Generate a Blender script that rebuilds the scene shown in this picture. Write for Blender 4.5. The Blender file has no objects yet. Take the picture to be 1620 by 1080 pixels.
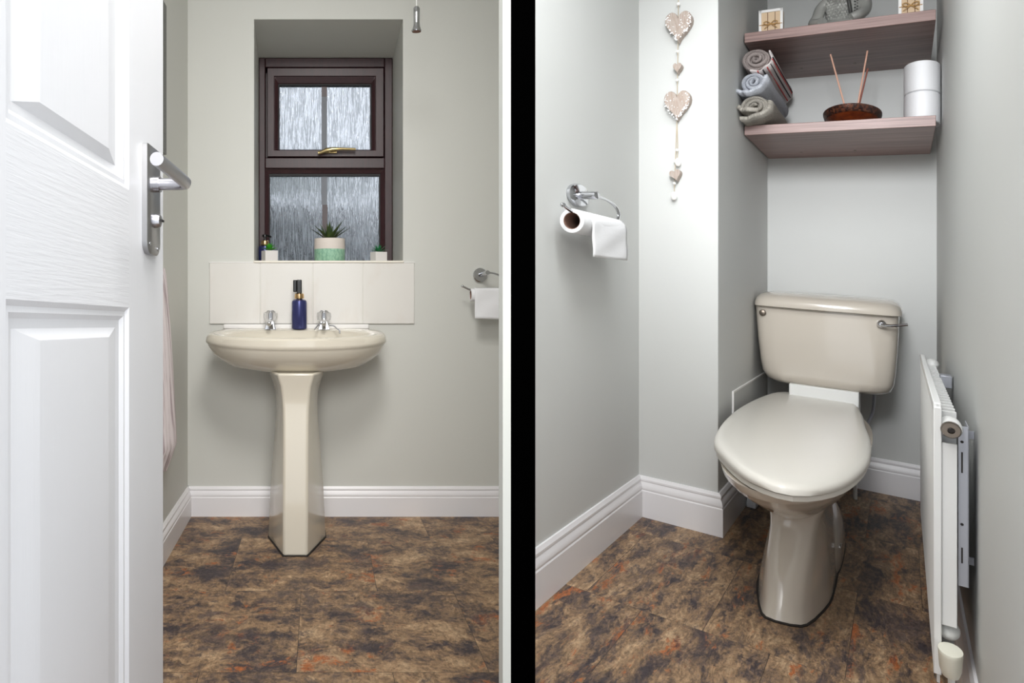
import bpy, math, random
from mathutils import Vector, Matrix
from math import sin, cos, pi, radians
random.seed(7)
SC = bpy.context.scene
COL = SC.collection

# ------------------------------------------------------------------ camera, world, lights
EYE = 0.834
cd = bpy.data.cameras.new('camera'); cam = bpy.data.objects.new('camera', cd); COL.objects.link(cam)
cam.location = (0, 0, EYE); cam.rotation_euler = (pi/2, 0, 0)
cd.sensor_width = 36; cd.lens = 36*1134/1620
cd.shift_x = (810-505)/1620; cd.shift_y = -(540-457)/1620
cd.clip_start = 0.02
SC.camera = cam
SC.view_settings.view_transform = 'Standard'; SC.view_settings.look = 'None'
SC.view_settings.gamma = 1; SC.view_settings.use_curve_mapping = False
SC.view_settings.exposure = 1.16

w = bpy.data.worlds.new('overcast'); SC.world = w; w.use_nodes = True
w.node_tree.nodes['Background'].inputs[0].default_value = (0.93, 0.965, 1.0, 1)
w.node_tree.nodes['Background'].inputs[1].default_value = 0.80

def area(name, loc, size, power, aim=None, color=(1, 0.98, 0.95), spread=180):
    rot = (0, 0, 0) if aim is None else (Vector(aim)-Vector(loc)).to_track_quat('-Z', 'Y').to_euler()
    l = bpy.data.lights.new(name, 'AREA'); l.shape = 'DISK'; l.size = size; l.energy = power; l.color = color
    l.spread = radians(spread)
    o = bpy.data.objects.new(name, l); COL.objects.link(o); o.location = loc; o.rotation_euler = rot
    return o

# ------------------------------------------------------------------ the two rooms
# left room: x to the right, y away from the camera, z up.
# right room: its own axes (a along the back wall, b away, c up); its old floor slopes a little across.
_h = math.hypot(1395, 1134)
U = Vector((1395/_h, -1134/_h, -0.0795))
_g = math.hypot(922, 1134)
V = Vector((922/_g, 1134/_g, 0)); W = Vector((0, 0, 1))
A0 = Vector((1.183, 2.653, 0))
def TL(p): return Vector(p)
def TR(p): return A0 + U*p[0] + V*p[1] + W*p[2]

area('high_fill_left', (0.14, 0.85, 2.20), 0.6, 8.0, aim=(0, 2.2, .5), spread=130)  # added fill high in the left room, evens its brightness; no fitting there
area('front_fill_left', (0.02, 0.02, 1.45), 0.7, 1.35, aim=(.12, 2.6, .5), spread=70)  # added fill just above the camera, brightens the window wall
area('high_fill_right', TR((0.60, -1.25, 2.24)), 0.8, 6.8, aim=TR((.30, -.7, .6)), spread=150, color=(.95, .975, 1))  # added unseen fill under the right ceiling, lifts the walls
area('front_fill_right', TR((0.62, -2.30, 1.78)), 0.5, 1.8, aim=TR((.60, 1.1, 1.28)), spread=44, color=(.96, .98, 1))  # added narrow fill from the open front, brightens the alcove

# ------------------------------------------------------------------ materials
def lin(c):
    c = [x/255 for x in c]
    return tuple((x/12.92 if x <= .04045 else ((x+.055)/1.055)**2.4) for x in c) + (1,)
def mat(name, rgb, rough=.5, metal=0, bump=None, var=None, spec=None, coat=0, trans=0, ior=None):
    """bump=(scale vector, strength, distance); var=(scale vector, second rgb, lo, hi)"""
    m = bpy.data.materials.new(name); m.use_nodes = True
    nt = m.node_tree; N = nt.nodes; L = nt.links; b = N['Principled BSDF']
    b.inputs['Base Color'].default_value = lin(rgb); b.inputs['Roughness'].default_value = rough
    b.inputs['Metallic'].default_value = metal
    if spec is not None: b.inputs['Specular IOR Level'].default_value = spec
    if coat: b.inputs['Coat Weight'].default_value = coat; b.inputs['Coat Roughness'].default_value = .06
    if trans: b.inputs['Transmission Weight'].default_value = trans
    if ior: b.inputs['IOR'].default_value = ior
    at = None
    if bump or var:
        at = N.new('ShaderNodeAttribute'); at.attribute_name = 'rc'
    def noise(sc, det=4, rg=.6):
        mp = N.new('ShaderNodeMapping'); mp.inputs['Scale'].default_value = sc
        L.new(at.outputs['Vector'], mp.inputs[0])
        n = N.new('ShaderNodeTexNoise'); n.inputs['Scale'].default_value = 1; n.inputs['Detail'].default_value = det
        n.inputs['Roughness'].default_value = rg
        L.new(mp.outputs[0], n.inputs['Vector']); return n
    if bump:
        n = noise(bump[0]); bp = N.new('ShaderNodeBump'); bp.inputs['Strength'].default_value = bump[1]
        bp.inputs['Distance'].default_value = bump[2] if len(bump) > 2 else .002
        L.new(n.outputs['Fac'], bp.inputs['Height']); L.new(bp.outputs[0], b.inputs['Normal'])
    if var:
        n = noise(var[0]); r = N.new('ShaderNodeValToRGB')
        r.color_ramp.elements[0].position = var[2]; r.color_ramp.elements[0].color = lin(rgb)
        r.color_ramp.elements[1].position = var[3]; r.color_ramp.elements[1].color = lin(var[1])
        L.new(n.outputs['Fac'], r.inputs[0]); L.new(r.outputs[0], b.inputs['Base Color'])
    return m

M = {}
M['wall'] = mat('sage_grey_paint', (208, 208, 202), .55, bump=((90, 90, 60), .15, .001))
M['skirt'] = mat('white_gloss_paint', (236, 234, 236), .3, bump=((14, 14, 40), .06, .001))
M['lining'] = mat('pale_door_lining', (196, 197, 191), .5)
M['wallR'] = mat('sage_grey_paint_cool_cast', (207, 208, 206), .55, bump=((90, 90, 60), .15, .001))  # same wall paint as the left room, cooler light cast put into the colour
M['black'] = mat('black_paint', (1, 1, 1), .95, spec=0.0)
M['ceiling'] = mat('ceiling_paint', (236, 236, 234), .8)
M['door'] = mat('door_white', (218, 219, 223), .4, bump=((160, 160, 9), .3, .0008))
M['door_h'] = mat('door_white_cross_grain', (218, 219, 223), .4, bump=((12, 12, 230), .5, .0014))
M['steel'] = mat('satin_steel', (186, 186, 192), .3, 1)
M['plate'] = mat('satin_plate', (170, 170, 172), .34, 1, bump=((60, 60, 500), .1, .0005))
M['chrome'] = mat('chrome', (205, 206, 210), .07, 1)
M['ceramic'] = mat('cream_ceramic', (216, 209, 194), .12, coat=.4)
M['ceramic2'] = mat('beige_ceramic', (205, 196, 184), .14, coat=.4)
M['lid'] = mat('cream_seat_plastic', (224, 220, 212), .3)
M['white'] = mat('white_plastic', (238, 238, 236), .35)
M['cream_plastic'] = mat('cream_plastic', (232, 229, 214), .4)
M['rad'] = mat('radiator_enamel', (236, 236, 235), .32)
M['galv'] = mat('galvanised_bracket', (178, 180, 188), .4, .5)
M['brasscap'] = mat('aged_nickel', (128, 118, 108), .38, 1)
M['brass'] = mat('brass', (196, 176, 128), .22, 1)
M['gold'] = mat('gold_collar', (226, 190, 140), .2, 1)
M['upvc'] = mat('mahogany_upvc', (60, 31, 35), .38, bump=((400, 400, 60), .25, .0006), var=((90, 90, 14), (50, 27, 31), .35, .65))
M['gasket'] = mat('black_gasket', (22, 20, 22), .6)
M['bar'] = mat('glazing_bar_grey', (118, 122, 130), .5)
M['tile'] = mat('marbled_cream_tile', (226, 223, 218), .12, var=((7, 7, 3), (220, 213, 205), .5, .68))
M['grout'] = mat('white_grout', (222, 220, 214), .7)
M['sill'] = mat('cream_sill', (232, 226, 214), .35)
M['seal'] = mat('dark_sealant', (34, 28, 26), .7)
M['siliconew'] = mat('white_sealant', (240, 238, 236), .5)
M['navy'] = mat('navy_bottle', (58, 62, 112), .25, .45)
M['blackpl'] = mat('black_pump', (14, 14, 16), .2)
M['acrylic'] = mat('clear_acrylic', (245, 246, 248), .03, trans=1, ior=1.35)
M['paper'] = mat('white_paper', (238, 238, 240), .9, bump=((60, 60, 120), .3, .001))
M['core'] = mat('brown_cardboard', (150, 118, 104), .85)
M['concrete'] = mat('pale_concrete', (222, 218, 216), .85, bump=((120, 120, 120), .2, .001))
M['leafd'] = mat('dark_succulent', (72, 88, 40), .4, var=((60, 60, 60), (50, 68, 34), .4, .6))
M['leafg'] = mat('bright_green_leaf', (66, 168, 40), .45)
M['leafm'] = mat('mid_green_leaf', (34, 120, 70), .4)
M['potw'] = mat('cream_glazed_stoneware', (224, 214, 206), .6, bump=((30, 30, 420), .6, .002))
M['potg'] = mat('mint_glazed_stoneware', (160, 202, 176), .55, bump=((160, 160, 260), .8, .003), var=((120, 120, 60), (128, 176, 150), .45, .6))
M['robe'] = mat('ribbed_blush_fabric', (216, 206, 206), .95, bump=((900, 900, 900), .4, .001), var=((3, 170, 5), (170, 154, 156), .5, .62))
M['robe2'] = mat('ribbed_fabric_shadow_line', (176, 160, 164), .95)
M['glitter'] = mat('mottled_grey_frame', (150, 150, 146), .5, bump=((300, 300, 300), .6, .002), var=((420, 420, 420), (70, 70, 66), .42, .52))
M['mirror'] = mat('mirror_glass', (220, 224, 226), .03, 1)
M['shelf'] = mat('grey_walnut_laminate', (158, 128, 122), .42, bump=((8, 160, 160), .12, .0006), var=((3.2, 60, 110), (116, 90, 84), .36, .66))
M['heart'] = mat('washed_wood', (186, 174, 166), .85, var=((300, 300, 40), (170, 152, 140), .4, .6))
M['dots'] = mat('white_paint_dots', (248, 246, 246), .8)
M['edgew'] = mat('weathered_wood_edge', (150, 140, 132), .9)
M['bead'] = mat('white_bead', (246, 244, 240), .6)
M['twine'] = mat('jute_string', (196, 180, 156), .95)
M['t_mauve'] = mat('mauve_grey_terry', (184, 172, 168), 1, bump=((420, 260, 420), 1, .006), var=((300, 200, 300), (160, 148, 144), .4, .65))
M['t_blue'] = mat('pale_blue_terry', (216, 219, 226), 1, bump=((420, 260, 420), 1, .006), var=((300, 200, 300), (182, 186, 196), .4, .65))
M['t_stone'] = mat('stone_terry', (196, 190, 180), 1, bump=((420, 260, 420), 1, .007), var=((300, 200, 300), (160, 154, 144), .4, .6))
M['cloth_band'] = mat('pale_woven_band', (206, 198, 196), .95)
M['st_red'] = mat('red_thread', (190, 80, 78), .9)
M['st_blk'] = mat('black_thread', (40, 38, 42), .9)
M['bowlwood'] = mat('carved_dark_wood', (104, 60, 40), .35, bump=((120, 60, 120), 1, .006), var=((90, 50, 90), (50, 30, 26), .42, .55))
M['bowlin'] = mat('amber_turned_wood', (140, 64, 22), .3, var=((30, 30, 60), (100, 40, 18), .4, .65))
M['reed'] = mat('peach_reed', (226, 178, 156), .8)
M['reedr'] = mat('red_reed', (190, 120, 106), .8)
M['silver'] = mat('antique_silver_resin', (192, 192, 188), .26, .5, bump=((60, 30, 60), .5, .003))
M['silverd'] = mat('dark_silver_relief', (92, 92, 90), .4, .6)
M['frame'] = mat('white_box_frame', (244, 242, 240), .6)
M['slat'] = mat('beige_slats', (222, 196, 164), .8)
M['brown'] = mat('brown_line', (110, 74, 50), .8)
M['raffia'] = mat('raffia_bow', (190, 150, 96), .9)
M['foot'] = mat('grey_white_plastic', (226, 228, 234), .4)
M['brickout'] = mat('pale_render_outside', (128, 134, 128), .9)
M['hedge'] = mat('dark_hedge_outside', (26, 32, 30), .9)
M['whiteout'] = mat('white_fascia_outside', (245, 246, 248), .6)

def floor_mat(name, bw, bh, offx, offy, sx, sy, el=(1, 1, 1)):
    m = bpy.data.materials.new(name); m.use_nodes = True
    nt = m.node_tree; N = nt.nodes; L = nt.links; b = N['Principled BSDF']
    at = N.new('ShaderNodeAttribute'); at.attribute_name = 'rc'
    ad = N.new('ShaderNodeVectorMath'); ad.operation = 'ADD'; ad.inputs[1].default_value = (offx, offy, 0)
    L.new(at.outputs['Vector'], ad.inputs[0])
    br = N.new('ShaderNodeTexBrick'); br.offset = .5; br.offset_frequency = 2
    br.inputs['Scale'].default_value = 1; br.inputs['Brick Width'].default_value = bw; br.inputs['Row Height'].default_value = bh
    br.inputs['Mortar Size'].default_value = .0007; br.inputs['Mortar Smooth'].default_value = .3
    br.inputs['Color1'].default_value = (0, 0, 0, 1); br.inputs['Color2'].default_value = (1, 1, 1, 1)
    sw = N.new('ShaderNodeVectorMath'); sw.operation = 'MULTIPLY'; sw.inputs[1].default_value = (1, 1, 1)
    L.new(ad.outputs[0], sw.inputs[0])
    L.new(sw.outputs[0], br.inputs['Vector'])
    # shift the pattern on each tile
    ml = N.new('ShaderNodeVectorMath'); ml.operation = 'MULTIPLY'; ml.inputs[1].default_value = (7.3, 3.1, 5.7)
    L.new(br.outputs['Color'], ml.inputs[0])
    sc = N.new('ShaderNodeVectorMath'); sc.operation = 'MULTIPLY'; sc.inputs[1].default_value = (sx, sy, 1)
    L.new(at.outputs['Vector'], sc.inputs[0])
    a2 = N.new('ShaderNodeVectorMath'); a2.operation = 'ADD'
    L.new(sc.outputs[0], a2.inputs[0]); L.new(ml.outputs[0], a2.inputs[1])
    # domain warp
    wn = N.new('ShaderNodeTexNoise'); wn.inputs['Scale'].default_value = 11; wn.inputs['Detail'].default_value = 5
    L.new(a2.outputs[0], wn.inputs['Vector'])
    ws = N.new('ShaderNodeVectorMath'); ws.operation = 'SCALE'; ws.inputs['Scale'].default_value = .05
    L.new(wn.outputs['Color'], ws.inputs[0])
    a3 = N.new('ShaderNodeVectorMath'); a3.operation = 'ADD'
    L.new(a2.outputs[0], a3.inputs[0]); L.new(ws.outputs[0], a3.inputs[1])
    def nz(scale, det, rg, vec=a3, mul=(1, 1, 1)):
        mp = N.new('ShaderNodeMapping'); mp.inputs['Scale'].default_value = mul
        L.new(vec.outputs[0], mp.inputs[0])
        n = N.new('ShaderNodeTexNoise'); n.inputs['Scale'].default_value = scale; n.inputs['Detail'].default_value = det
        n.inputs['Roughness'].default_value = rg; L.new(mp.outputs[0], n.inputs['Vector']); return n
    n1 = nz(9, 10, .72, mul=el)
    n5 = nz(48, 8, .8, mul=el)
    vo = N.new('ShaderNodeTexVoronoi'); vo.inputs['Scale'].default_value = 30
    vm = N.new('ShaderNodeMapping'); vm.inputs['Scale'].default_value = el; L.new(a3.outputs[0], vm.inputs[0])
    nv = N.new('ShaderNodeVectorMath'); nv.operation = 'MULTIPLY_ADD'; nv.inputs[1].default_value = (.06, .06, .06)
    L.new(n5.outputs['Color'], nv.inputs[0]); L.new(vm.outputs[0], nv.inputs[2]); L.new(nv.outputs[0], vo.inputs['Vector'])
    def rough_up(n, a, bq):
        f = N.new('ShaderNodeMath'); f.operation = 'MULTIPLY_ADD'; f.inputs[1].default_value = a; L.new(n5.outputs['Fac'], f.inputs[0]); L.new(n.outputs['Fac'], f.inputs[2])
        h = N.new('ShaderNodeSeparateColor'); L.new(vo.outputs['Color'], h.inputs[0])
        q = N.new('ShaderNodeMath'); q.operation = 'MULTIPLY_ADD'; q.inputs[1].default_value = bq; L.new(h.outputs[0], q.inputs[0]); L.new(f.outputs[0], q.inputs[2])
        z = N.new('ShaderNodeMath'); z.operation = 'SUBTRACT'; z.inputs[1].default_value = a*.5+bq*.5; L.new(q.outputs[0], z.inputs[0])
        return z
    f1 = rough_up(n1, .55, .10)
    r1 = N.new('ShaderNodeValToRGB'); e = r1.color_ramp.elements
    e[0].position = .36; e[0].color = lin((64, 55, 58)); e[1].position = .66; e[1].color = lin((192, 162, 128))
    for p, c in ((.43, (100, 82, 72)), (.47, (128, 104, 82)), (.53, (152, 122, 92))):
        x = e.new(p); x.color = lin(c)
    L.new(f1.outputs[0], r1.inputs[0])
    n2 = nz(8, 8, .74, mul=el); n2.inputs['Distortion'].default_value = .1
    r2 = N.new('ShaderNodeValToRGB'); r2.color_ramp.elements[0].position = .575; r2.color_ramp.elements[1].position = .64
    f2 = rough_up(n2, .5, .08); L.new(f2.outputs[0], r2.inputs[0])
    mx = N.new('ShaderNodeMixRGB'); mx.inputs[2].default_value = lin((170, 98, 52))
    L.new(r2.outputs[0], mx.inputs[0]); L.new(r1.outputs[0], mx.inputs[1])
    n3 = nz(8.5, 9, .72, mul=el); r3 = N.new('ShaderNodeValToRGB')
    r3.color_ramp.elements[0].position = .54; r3.color_ramp.elements[1].position = .62
    f3 = rough_up(n3, .5, .08); L.new(f3.outputs[0], r3.inputs[0])
    m2 = N.new('ShaderNodeMixRGB'); m2.inputs[2].default_value = lin((70, 60, 64))
    k = N.new('ShaderNodeMath'); k.operation = 'MULTIPLY'; k.inputs[1].default_value = .8
    L.new(r3.outputs[0], k.inputs[0]); L.new(k.outputs[0], m2.inputs[0]); L.new(mx.outputs[0], m2.inputs[1])
    # fine speckle
    n4 = nz(90, 6, .8); r4 = N.new('ShaderNodeValToRGB')
    r4.color_ramp.elements[0].position = .34; r4.color_ramp.elements[0].color = (.42, .42, .42, 1)
    r4.color_ramp.elements[1].position = .66; r4.color_ramp.elements[1].color = (1.5, 1.5, 1.5, 1)
    L.new(n4.outputs['Fac'], r4.inputs[0])
    m3 = N.new('ShaderNodeMixRGB'); m3.blend_type = 'MULTIPLY'; m3.inputs[0].default_value = .85
    L.new(m2.outputs[0], m3.inputs[1]); L.new(r4.outputs[0], m3.inputs[2])
    m4 = N.new('ShaderNodeMixRGB'); m4.inputs[2].default_value = lin((58, 48, 42))
    L.new(br.outputs['Fac'], m4.inputs[0]); L.new(m3.outputs[0], m4.inputs[1])
    L.new(m4.outputs[0], b.inputs['Base Color'])
    b.inputs['Roughness'].default_value = .5
    bp = N.new('ShaderNodeBump'); bp.inputs['Strength'].default_value = .55; bp.inputs['Distance'].default_value = .006
    L.new(n4.outputs['Fac'], bp.inputs['Height']); L.new(bp.outputs[0], b.inputs['Normal'])
    return m
M['floorL'] = floor_mat('slate_vinyl_left', .42, .42, .26, .12, 1.0, .62, (.75, 1.5, 1))
M['floorR'] = floor_mat('slate_vinyl_right', .29, .60, -.075, .19, 1.1, .5, (1.5, .8, 1))

def rain_glass():
    m = bpy.data.materials.new('rain_patterned_glass'); m.use_nodes = True
    nt = m.node_tree; N = nt.nodes; L = nt.links; N.remove(N['Principled BSDF']); out = N['Material Output']
    at = N.new('ShaderNodeAttribute'); at.attribute_name = 'rc'
    def nz(sc, det, dist=0):
        mp = N.new('ShaderNodeMapping'); mp.inputs['Scale'].default_value = sc
        L.new(at.outputs['Vector'], mp.inputs[0])
        n = N.new('ShaderNodeTexNoise'); n.inputs['Scale'].default_value = 1; n.inputs['Detail'].default_value = det
        n.inputs['Roughness'].default_value = .65; n.inputs['Distortion'].default_value = dist
        L.new(mp.outputs[0], n.inputs['Vector']); return n
    n = nz((230, 1, 9), 3, .2)
    bp = N.new('ShaderNodeBump'); bp.inputs['Strength'].default_value = 1; bp.inputs['Distance'].default_value = .006
    L.new(n.outputs['Fac'], bp.inputs['Height'])
    g = N.new('ShaderNodeBsdfGlass'); g.inputs['IOR'].default_value = 1.45; g.inputs['Color'].default_value = (.74, .76, .79, 1); g.inputs['Roughness'].default_value = .03
    L.new(bp.outputs[0], g.inputs['Normal'])
    t = N.new('ShaderNodeBsdfTranslucent'); t.inputs['Color'].default_value = (.62, .65, .68, 1)
    r = N.new('ShaderNodeValToRGB'); r.color_ramp.elements[0].position = .50; r.color_ramp.elements[1].position = .60
    L.new(n.outputs['Fac'], r.inputs[0])
    k = N.new('ShaderNodeMath'); k.operation = 'MULTIPLY_ADD'; k.inputs[1].default_value = .50; k.inputs[2].default_value = .03
    L.new(r.outputs[0], k.inputs[0])
    mx = N.new('ShaderNodeMixShader'); L.new(k.outputs[0], mx.inputs[0]); L.new(g.outputs[0], mx.inputs[1]); L.new(t.outputs[0], mx.inputs[2])
    L.new(mx.outputs[0], out.inputs[0]); return m
M['glass'] = rain_glass()

# ------------------------------------------------------------------ mesh helpers
class G:
    """collects shapes in a room's own coordinates and links them as one mesh"""
    def __init__(s): s.v = []; s.f = []
    def add(s, vs, fs):
        o = len(s.v); s.v += [tuple(p) for p in vs]; s.f += [tuple(i+o for i in f) for f in fs]; return s
    def box(s, x0, x1, y0, y1, z0, z1):
        return s.add([(x0,y0,z0),(x1,y0,z0),(x1,y1,z0),(x0,y1,z0),(x0,y0,z1),(x1,y0,z1),(x1,y1,z1),(x0,y1,z1)],
                     [(0,3,2,1),(4,5,6,7),(0,1,5,4),(1,2,6,5),(2,3,7,6),(3,0,4,7)])
    def loft(s, rings, cap0=True, cap1=True, closed=True):
        n = len(rings[0]); vs = [p for r in rings for p in r]; fs = []
        for i in range(len(rings)-1):
            for j in range(n if closed else n-1):
                k = (j+1) % n
                fs.append((i*n+j, i*n+k, (i+1)*n+k, (i+1)*n+j))
        if cap0: fs.append(tuple(reversed(range(n))))
        if cap1: fs.append(tuple(range((len(rings)-1)*n, len(rings)*n)))
        return s.add(vs, fs)
    def lathe(s, c, prof, n=32, sx=1, sy=1, axis='z', cap0=True, cap1=True):
        rings = []
        for r, h in prof:
            ring = []
            for i in range(n):
                t = 2*pi*i/n; p = r*cos(t)*sx; q = r*sin(t)*sy
                if axis == 'z': ring.append((c[0]+p, c[1]+q, c[2]+h))
                elif axis == 'x': ring.append((c[0]+h, c[1]+p, c[2]+q))
                else: ring.append((c[0]+q, c[1]+h, c[2]+p))
            rings.append(ring)
        return s.loft(rings, cap0, cap1)
    def tube(s, pts, r, n=12, sc=(1, 1, 1), cap=True):
        pts = [Vector(p) for p in pts]; rings = []; up = None
        for i, p in enumerate(pts):
            d = (pts[min(i+1, len(pts)-1)] - pts[max(i-1, 0)]).normalized()
            if up is None: up = Vector((0, 0, 1)) if abs(d.z) < .9 else Vector((1, 0, 0))
            x = d.cross(up).normalized(); y = x.cross(d).normalized(); up = y
            rr = r[i] if isinstance(r, (list, tuple)) else r
            rings.append([tuple(p[k] + (x[k]*cos(2*pi*j/n) + y[k]*sin(2*pi*j/n))*rr*sc[k] for k in range(3)) for j in range(n)])
        return s.loft(rings, cap, cap)
    def ball(s, c, r, n=16, sc=(1, 1, 1)):
        rings = []
        for i in range(1, n//2):
            t = pi*i/(n//2)
            rings.append([(c[0]+r*sc[0]*sin(t)*cos(2*pi*j/n), c[1]+r*sc[1]*sin(t)*sin(2*pi*j/n), c[2]-r*sc[2]*cos(t)) for j in range(n)])
        return s.loft(rings)
    def sweep(s, path, prof):
        """moulding: prof of (out, up) swept along plan path, mitred; out is to the right of travel"""
        P = [Vector(p) for p in path]; rings = []
        for i, p in enumerate(P):
            d0 = (P[i]-P[i-1]).normalized() if i else None; d1 = (P[i+1]-P[i]).normalized() if i < len(P)-1 else None
            n0 = Vector((d0.y, -d0.x)) if d0 else None; n1 = Vector((d1.y, -d1.x)) if d1 else None
            if n0 is None: m = n1
            elif n1 is None: m = n0
            else: m = (n0+n1)/(1+n0.dot(n1))
            rings.append([(p.x+m.x*o, p.y+m.y*o, z) for o, z in prof])
        return s.loft(rings)
    def build(s, name, m, parent=None, T=TL, origin=None, smooth=False, bevel=0, sub=0, seg=2, solid=0, angle=40):
        me = bpy.data.meshes.new(name)
        wv = [T(p) for p in s.v]
        if parent is not None: o0 = Vector(parent['_o'])
        elif origin is not None: o0 = T(origin)
        else:
            zs = min(p.z for p in wv); o0 = sum(wv, Vector())/len(wv); o0.z = zs
        me.from_pydata([p-o0 for p in wv], [], s.f); me.update()
        at = me.attributes.new('rc', 'FLOAT_VECTOR', 'POINT')
        at.data.foreach_set('vector', [c for p in s.v for c in p])
        o = bpy.data.objects.new(name, me); COL.objects.link(o); me.materials.append(M[m])
        import bmesh
        bm = bmesh.new(); bm.from_mesh(me); bmesh.ops.recalc_face_normals(bm, faces=bm.faces); bm.to_mesh(me); bm.free()
        if parent is not None: o.parent = parent
        else: o.location = o0
        o['_o'] = tuple(o0)
        if solid:
            q = o.modifiers.new('solid', 'SOLIDIFY'); q.thickness = solid; q.offset = 0
        if bevel:
            q = o.modifiers.new('bevel', 'BEVEL'); q.width = bevel; q.segments = seg; q.limit_method = 'ANGLE'; q.angle_limit = radians(35)
        if sub:
            q = o.modifiers.new('sub', 'SUBSURF'); q.levels = sub; q.render_levels = sub
        if smooth or sub or bevel:
            for p in me.polygons: p.use_smooth = True
            if not sub:
                try: me.set_sharp_from_angle(angle=radians(angle))
                except Exception: pass
        return o

def tag(o, label, cat, group=None):
    o['label'] = label; o['category'] = cat
    if group: o['group'] = group
    return o
def struct(o): o['kind'] = 'structure'; return o
def thing(name, label, cat, loc, T=TL, group=None):
    o = bpy.data.objects.new(name, None); COL.objects.link(o); o.location = T(loc); o['_o'] = tuple(T(loc))
    o.empty_display_size = .02
    return tag(o, label, cat, group)
def kids(o): return [c for c in bpy.data.objects if c.parent == o]
def dup(root, shift, label):
    def cp(o, par):
        c = o.copy(); COL.objects.link(c)
        if par: c.parent = par
        for k in kids(o): cp(k, c)
        return c
    c = cp(root, None); c.location = root.location + shift; c['label'] = label; c['_o'] = tuple(c.location)
    return c
def sup(cx, cy, rx, ry, z, n=40, e=2.0, e2=None):
    """super-ellipse ring in plan; e for the near half, e2 for the far half"""
    out = []
    for i in range(n):
        t = 2*pi*i/n; c, s_ = cos(t), sin(t); k = e if s_ < 0 else (e2 or e)
        out.append((cx + rx*math.copysign(abs(c)**(2/k), c), cy + ry*math.copysign(abs(s_)**(2/k), s_), z))
    return out
def wx(px, Y): return (px-505)/1134*Y
def wz(py, Y): return EYE-(py-457)/1134*Y

# ================================================================== LEFT ROOM, shell
D = 2.642; XL = -0.4846
G().add([(-.62, .3, 0), (.10, .3, 0), (.7366, 2.68, 0), (-.62, 2.68, 0), (-.62, .3, -.06), (.10, .3, -.06), (.7366, 2.68, -.06), (-.62, 2.68, -.06)],
        [(0,1,2,3),(7,6,5,4),(0,4,5,1),(1,5,6,2),(2,6,7,3),(3,7,4,0)])
g = G(); g.v = []; g.f = []
g.add([(-.60, .3, 0), (.0852, .3, 0), (.751, 2.66, 0), (-.60, 2.66, 0), (-.60, .3, -.05), (.0852, .3, -.05), (.751, 2.66, -.05), (-.60, 2.66, -.05)],
      [(0,1,2,3),(7,6,5,4),(0,4,5,1),(1,5,6,2),(2,6,7,3),(3,7,4,0)])
struct(g.build('floor', 'floorL'))
struct(G().box(XL-.08, XL, .3, D, 0, 2.3).build('wall_left', 'wall'))
struct(G().box(XL-.08, .78, .3, D+.4, 2.3, 2.36).build('ceiling', 'ceiling'))
# window wall with its deep reveal
hx0, hx1, hz0, hz1 = wx(402, D), wx(637.5, D), .938, wz(30.5, D)
YI = 2.965
ix0, ix1, iz0, iz1 = wx(409, YI), wx(621.5, YI), .93, wz(90.5, YI)
g = G()
def ringrect(y, X0, X1, Z0, Z1, x0, x1, z0, z1, flip=False):
    vs = [(X0,y,Z0),(X1,y,Z0),(X1,y,Z1),(X0,y,Z1),(x0,y,z0),(x1,y,z0),(x1,y,z1),(x0,y,z1)]
    g.add(vs, [(0,1,5,4),(1,2,6,5),(2,3,7,6),(3,0,4,7)])
X0, X1 = XL-.08, .78
ringrect(D, X0, X1, 0, 2.3, hx0, hx1, hz0, hz1)
ringrect(YI+.08, X0, X1, 0, 2.3, ix0, ix1, iz0, iz1)
g.add([(hx0,D,hz0),(hx1,D,hz0),(hx1,D,hz1),(hx0,D,hz1),(ix0,YI,iz0),(ix1,YI,iz0),(ix1,YI,iz1),(ix0,YI,iz1),
       (ix0,YI+.08,iz0),(ix1,YI+.08,iz0),(ix1,YI+.08,iz1),(ix0,YI+.08,iz1)],
      [(0,1,5,4),(1,2,6,5),(2,3,7,6),(3,0,4,7),(4,5,9,8),(5,6,10,9),(6,7,11,10),(7,4,8,11)])
g.add([(X0,D,0),(X1,D,0),(X1,YI+.08,0),(X0,YI+.08,0),(X0,D,2.3),(X1,D,2.3),(X1,YI+.08,2.3),(X0,YI+.08,2.3)],
      [(0,3,2,1),(4,5,6,7),(1,2,6,5),(3,0,4,7)])
struct(g.build('wall_back', 'wall'))
# skirting
def skprof(h, t):
    return [(0, 0), (t, 0), (t, h*.64), (t*.86, h*.67), (t*.95, h*.70), (t*.95, h*.73), (t*.80, h*.80), (t*.55, h*.855),
            (t*.50, h*.87), (t*.62, h*.885), (t*.62, h*.93), (t*.40, h*.975), (t*.30, h), (0, h)]
struct(G().sweep([(XL, .35), (XL, D)], skprof(.108, .016)).build('baseboard_left', 'skirt', smooth=True, angle=25))
struct(G().sweep([(XL, D), (.72, D)], skprof(.108, .016)).build('baseboard_back', 'skirt', smooth=True, angle=25))

# dividing wall between the rooms: black front edge
dv = Vector((.2844, 1)).normalized(); pn = Vector((dv.y, -dv.x)); hw = .0166
def slab(p0, p1, h, z0, z1):
    pts = [p0-pn*h, p0+pn*h, p1+pn*h, p1-pn*h]
    return G().add([(q.x, q.y, z) for z in (z0, z1) for q in pts], [(0,3,2,1),(4,5,6,7),(0,1,5,4),(1,2,6,5),(2,3,7,6),(3,0,4,7)])
def post(y0, y1, pa, pb, z0, z1):
    a0, a1 = (pa-505)/1134, (pb-505)/1134
    vs = []
    return a0*y0, a1*y0
xa, xb = post(1.0, 0, 808.3, 847, 0, 0)
struct(G().box(xa, xb, 1.0, 1.012, 0, 2.3).build('trim_1', 'black'))
p0 = Vector(((xa+xb)/2+.0066, 1.012)); p1 = p0 + dv*1.70
struct(slab(p0, p1, .0105, 0, 2.3).build('wall_right', 'wall'))
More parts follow.
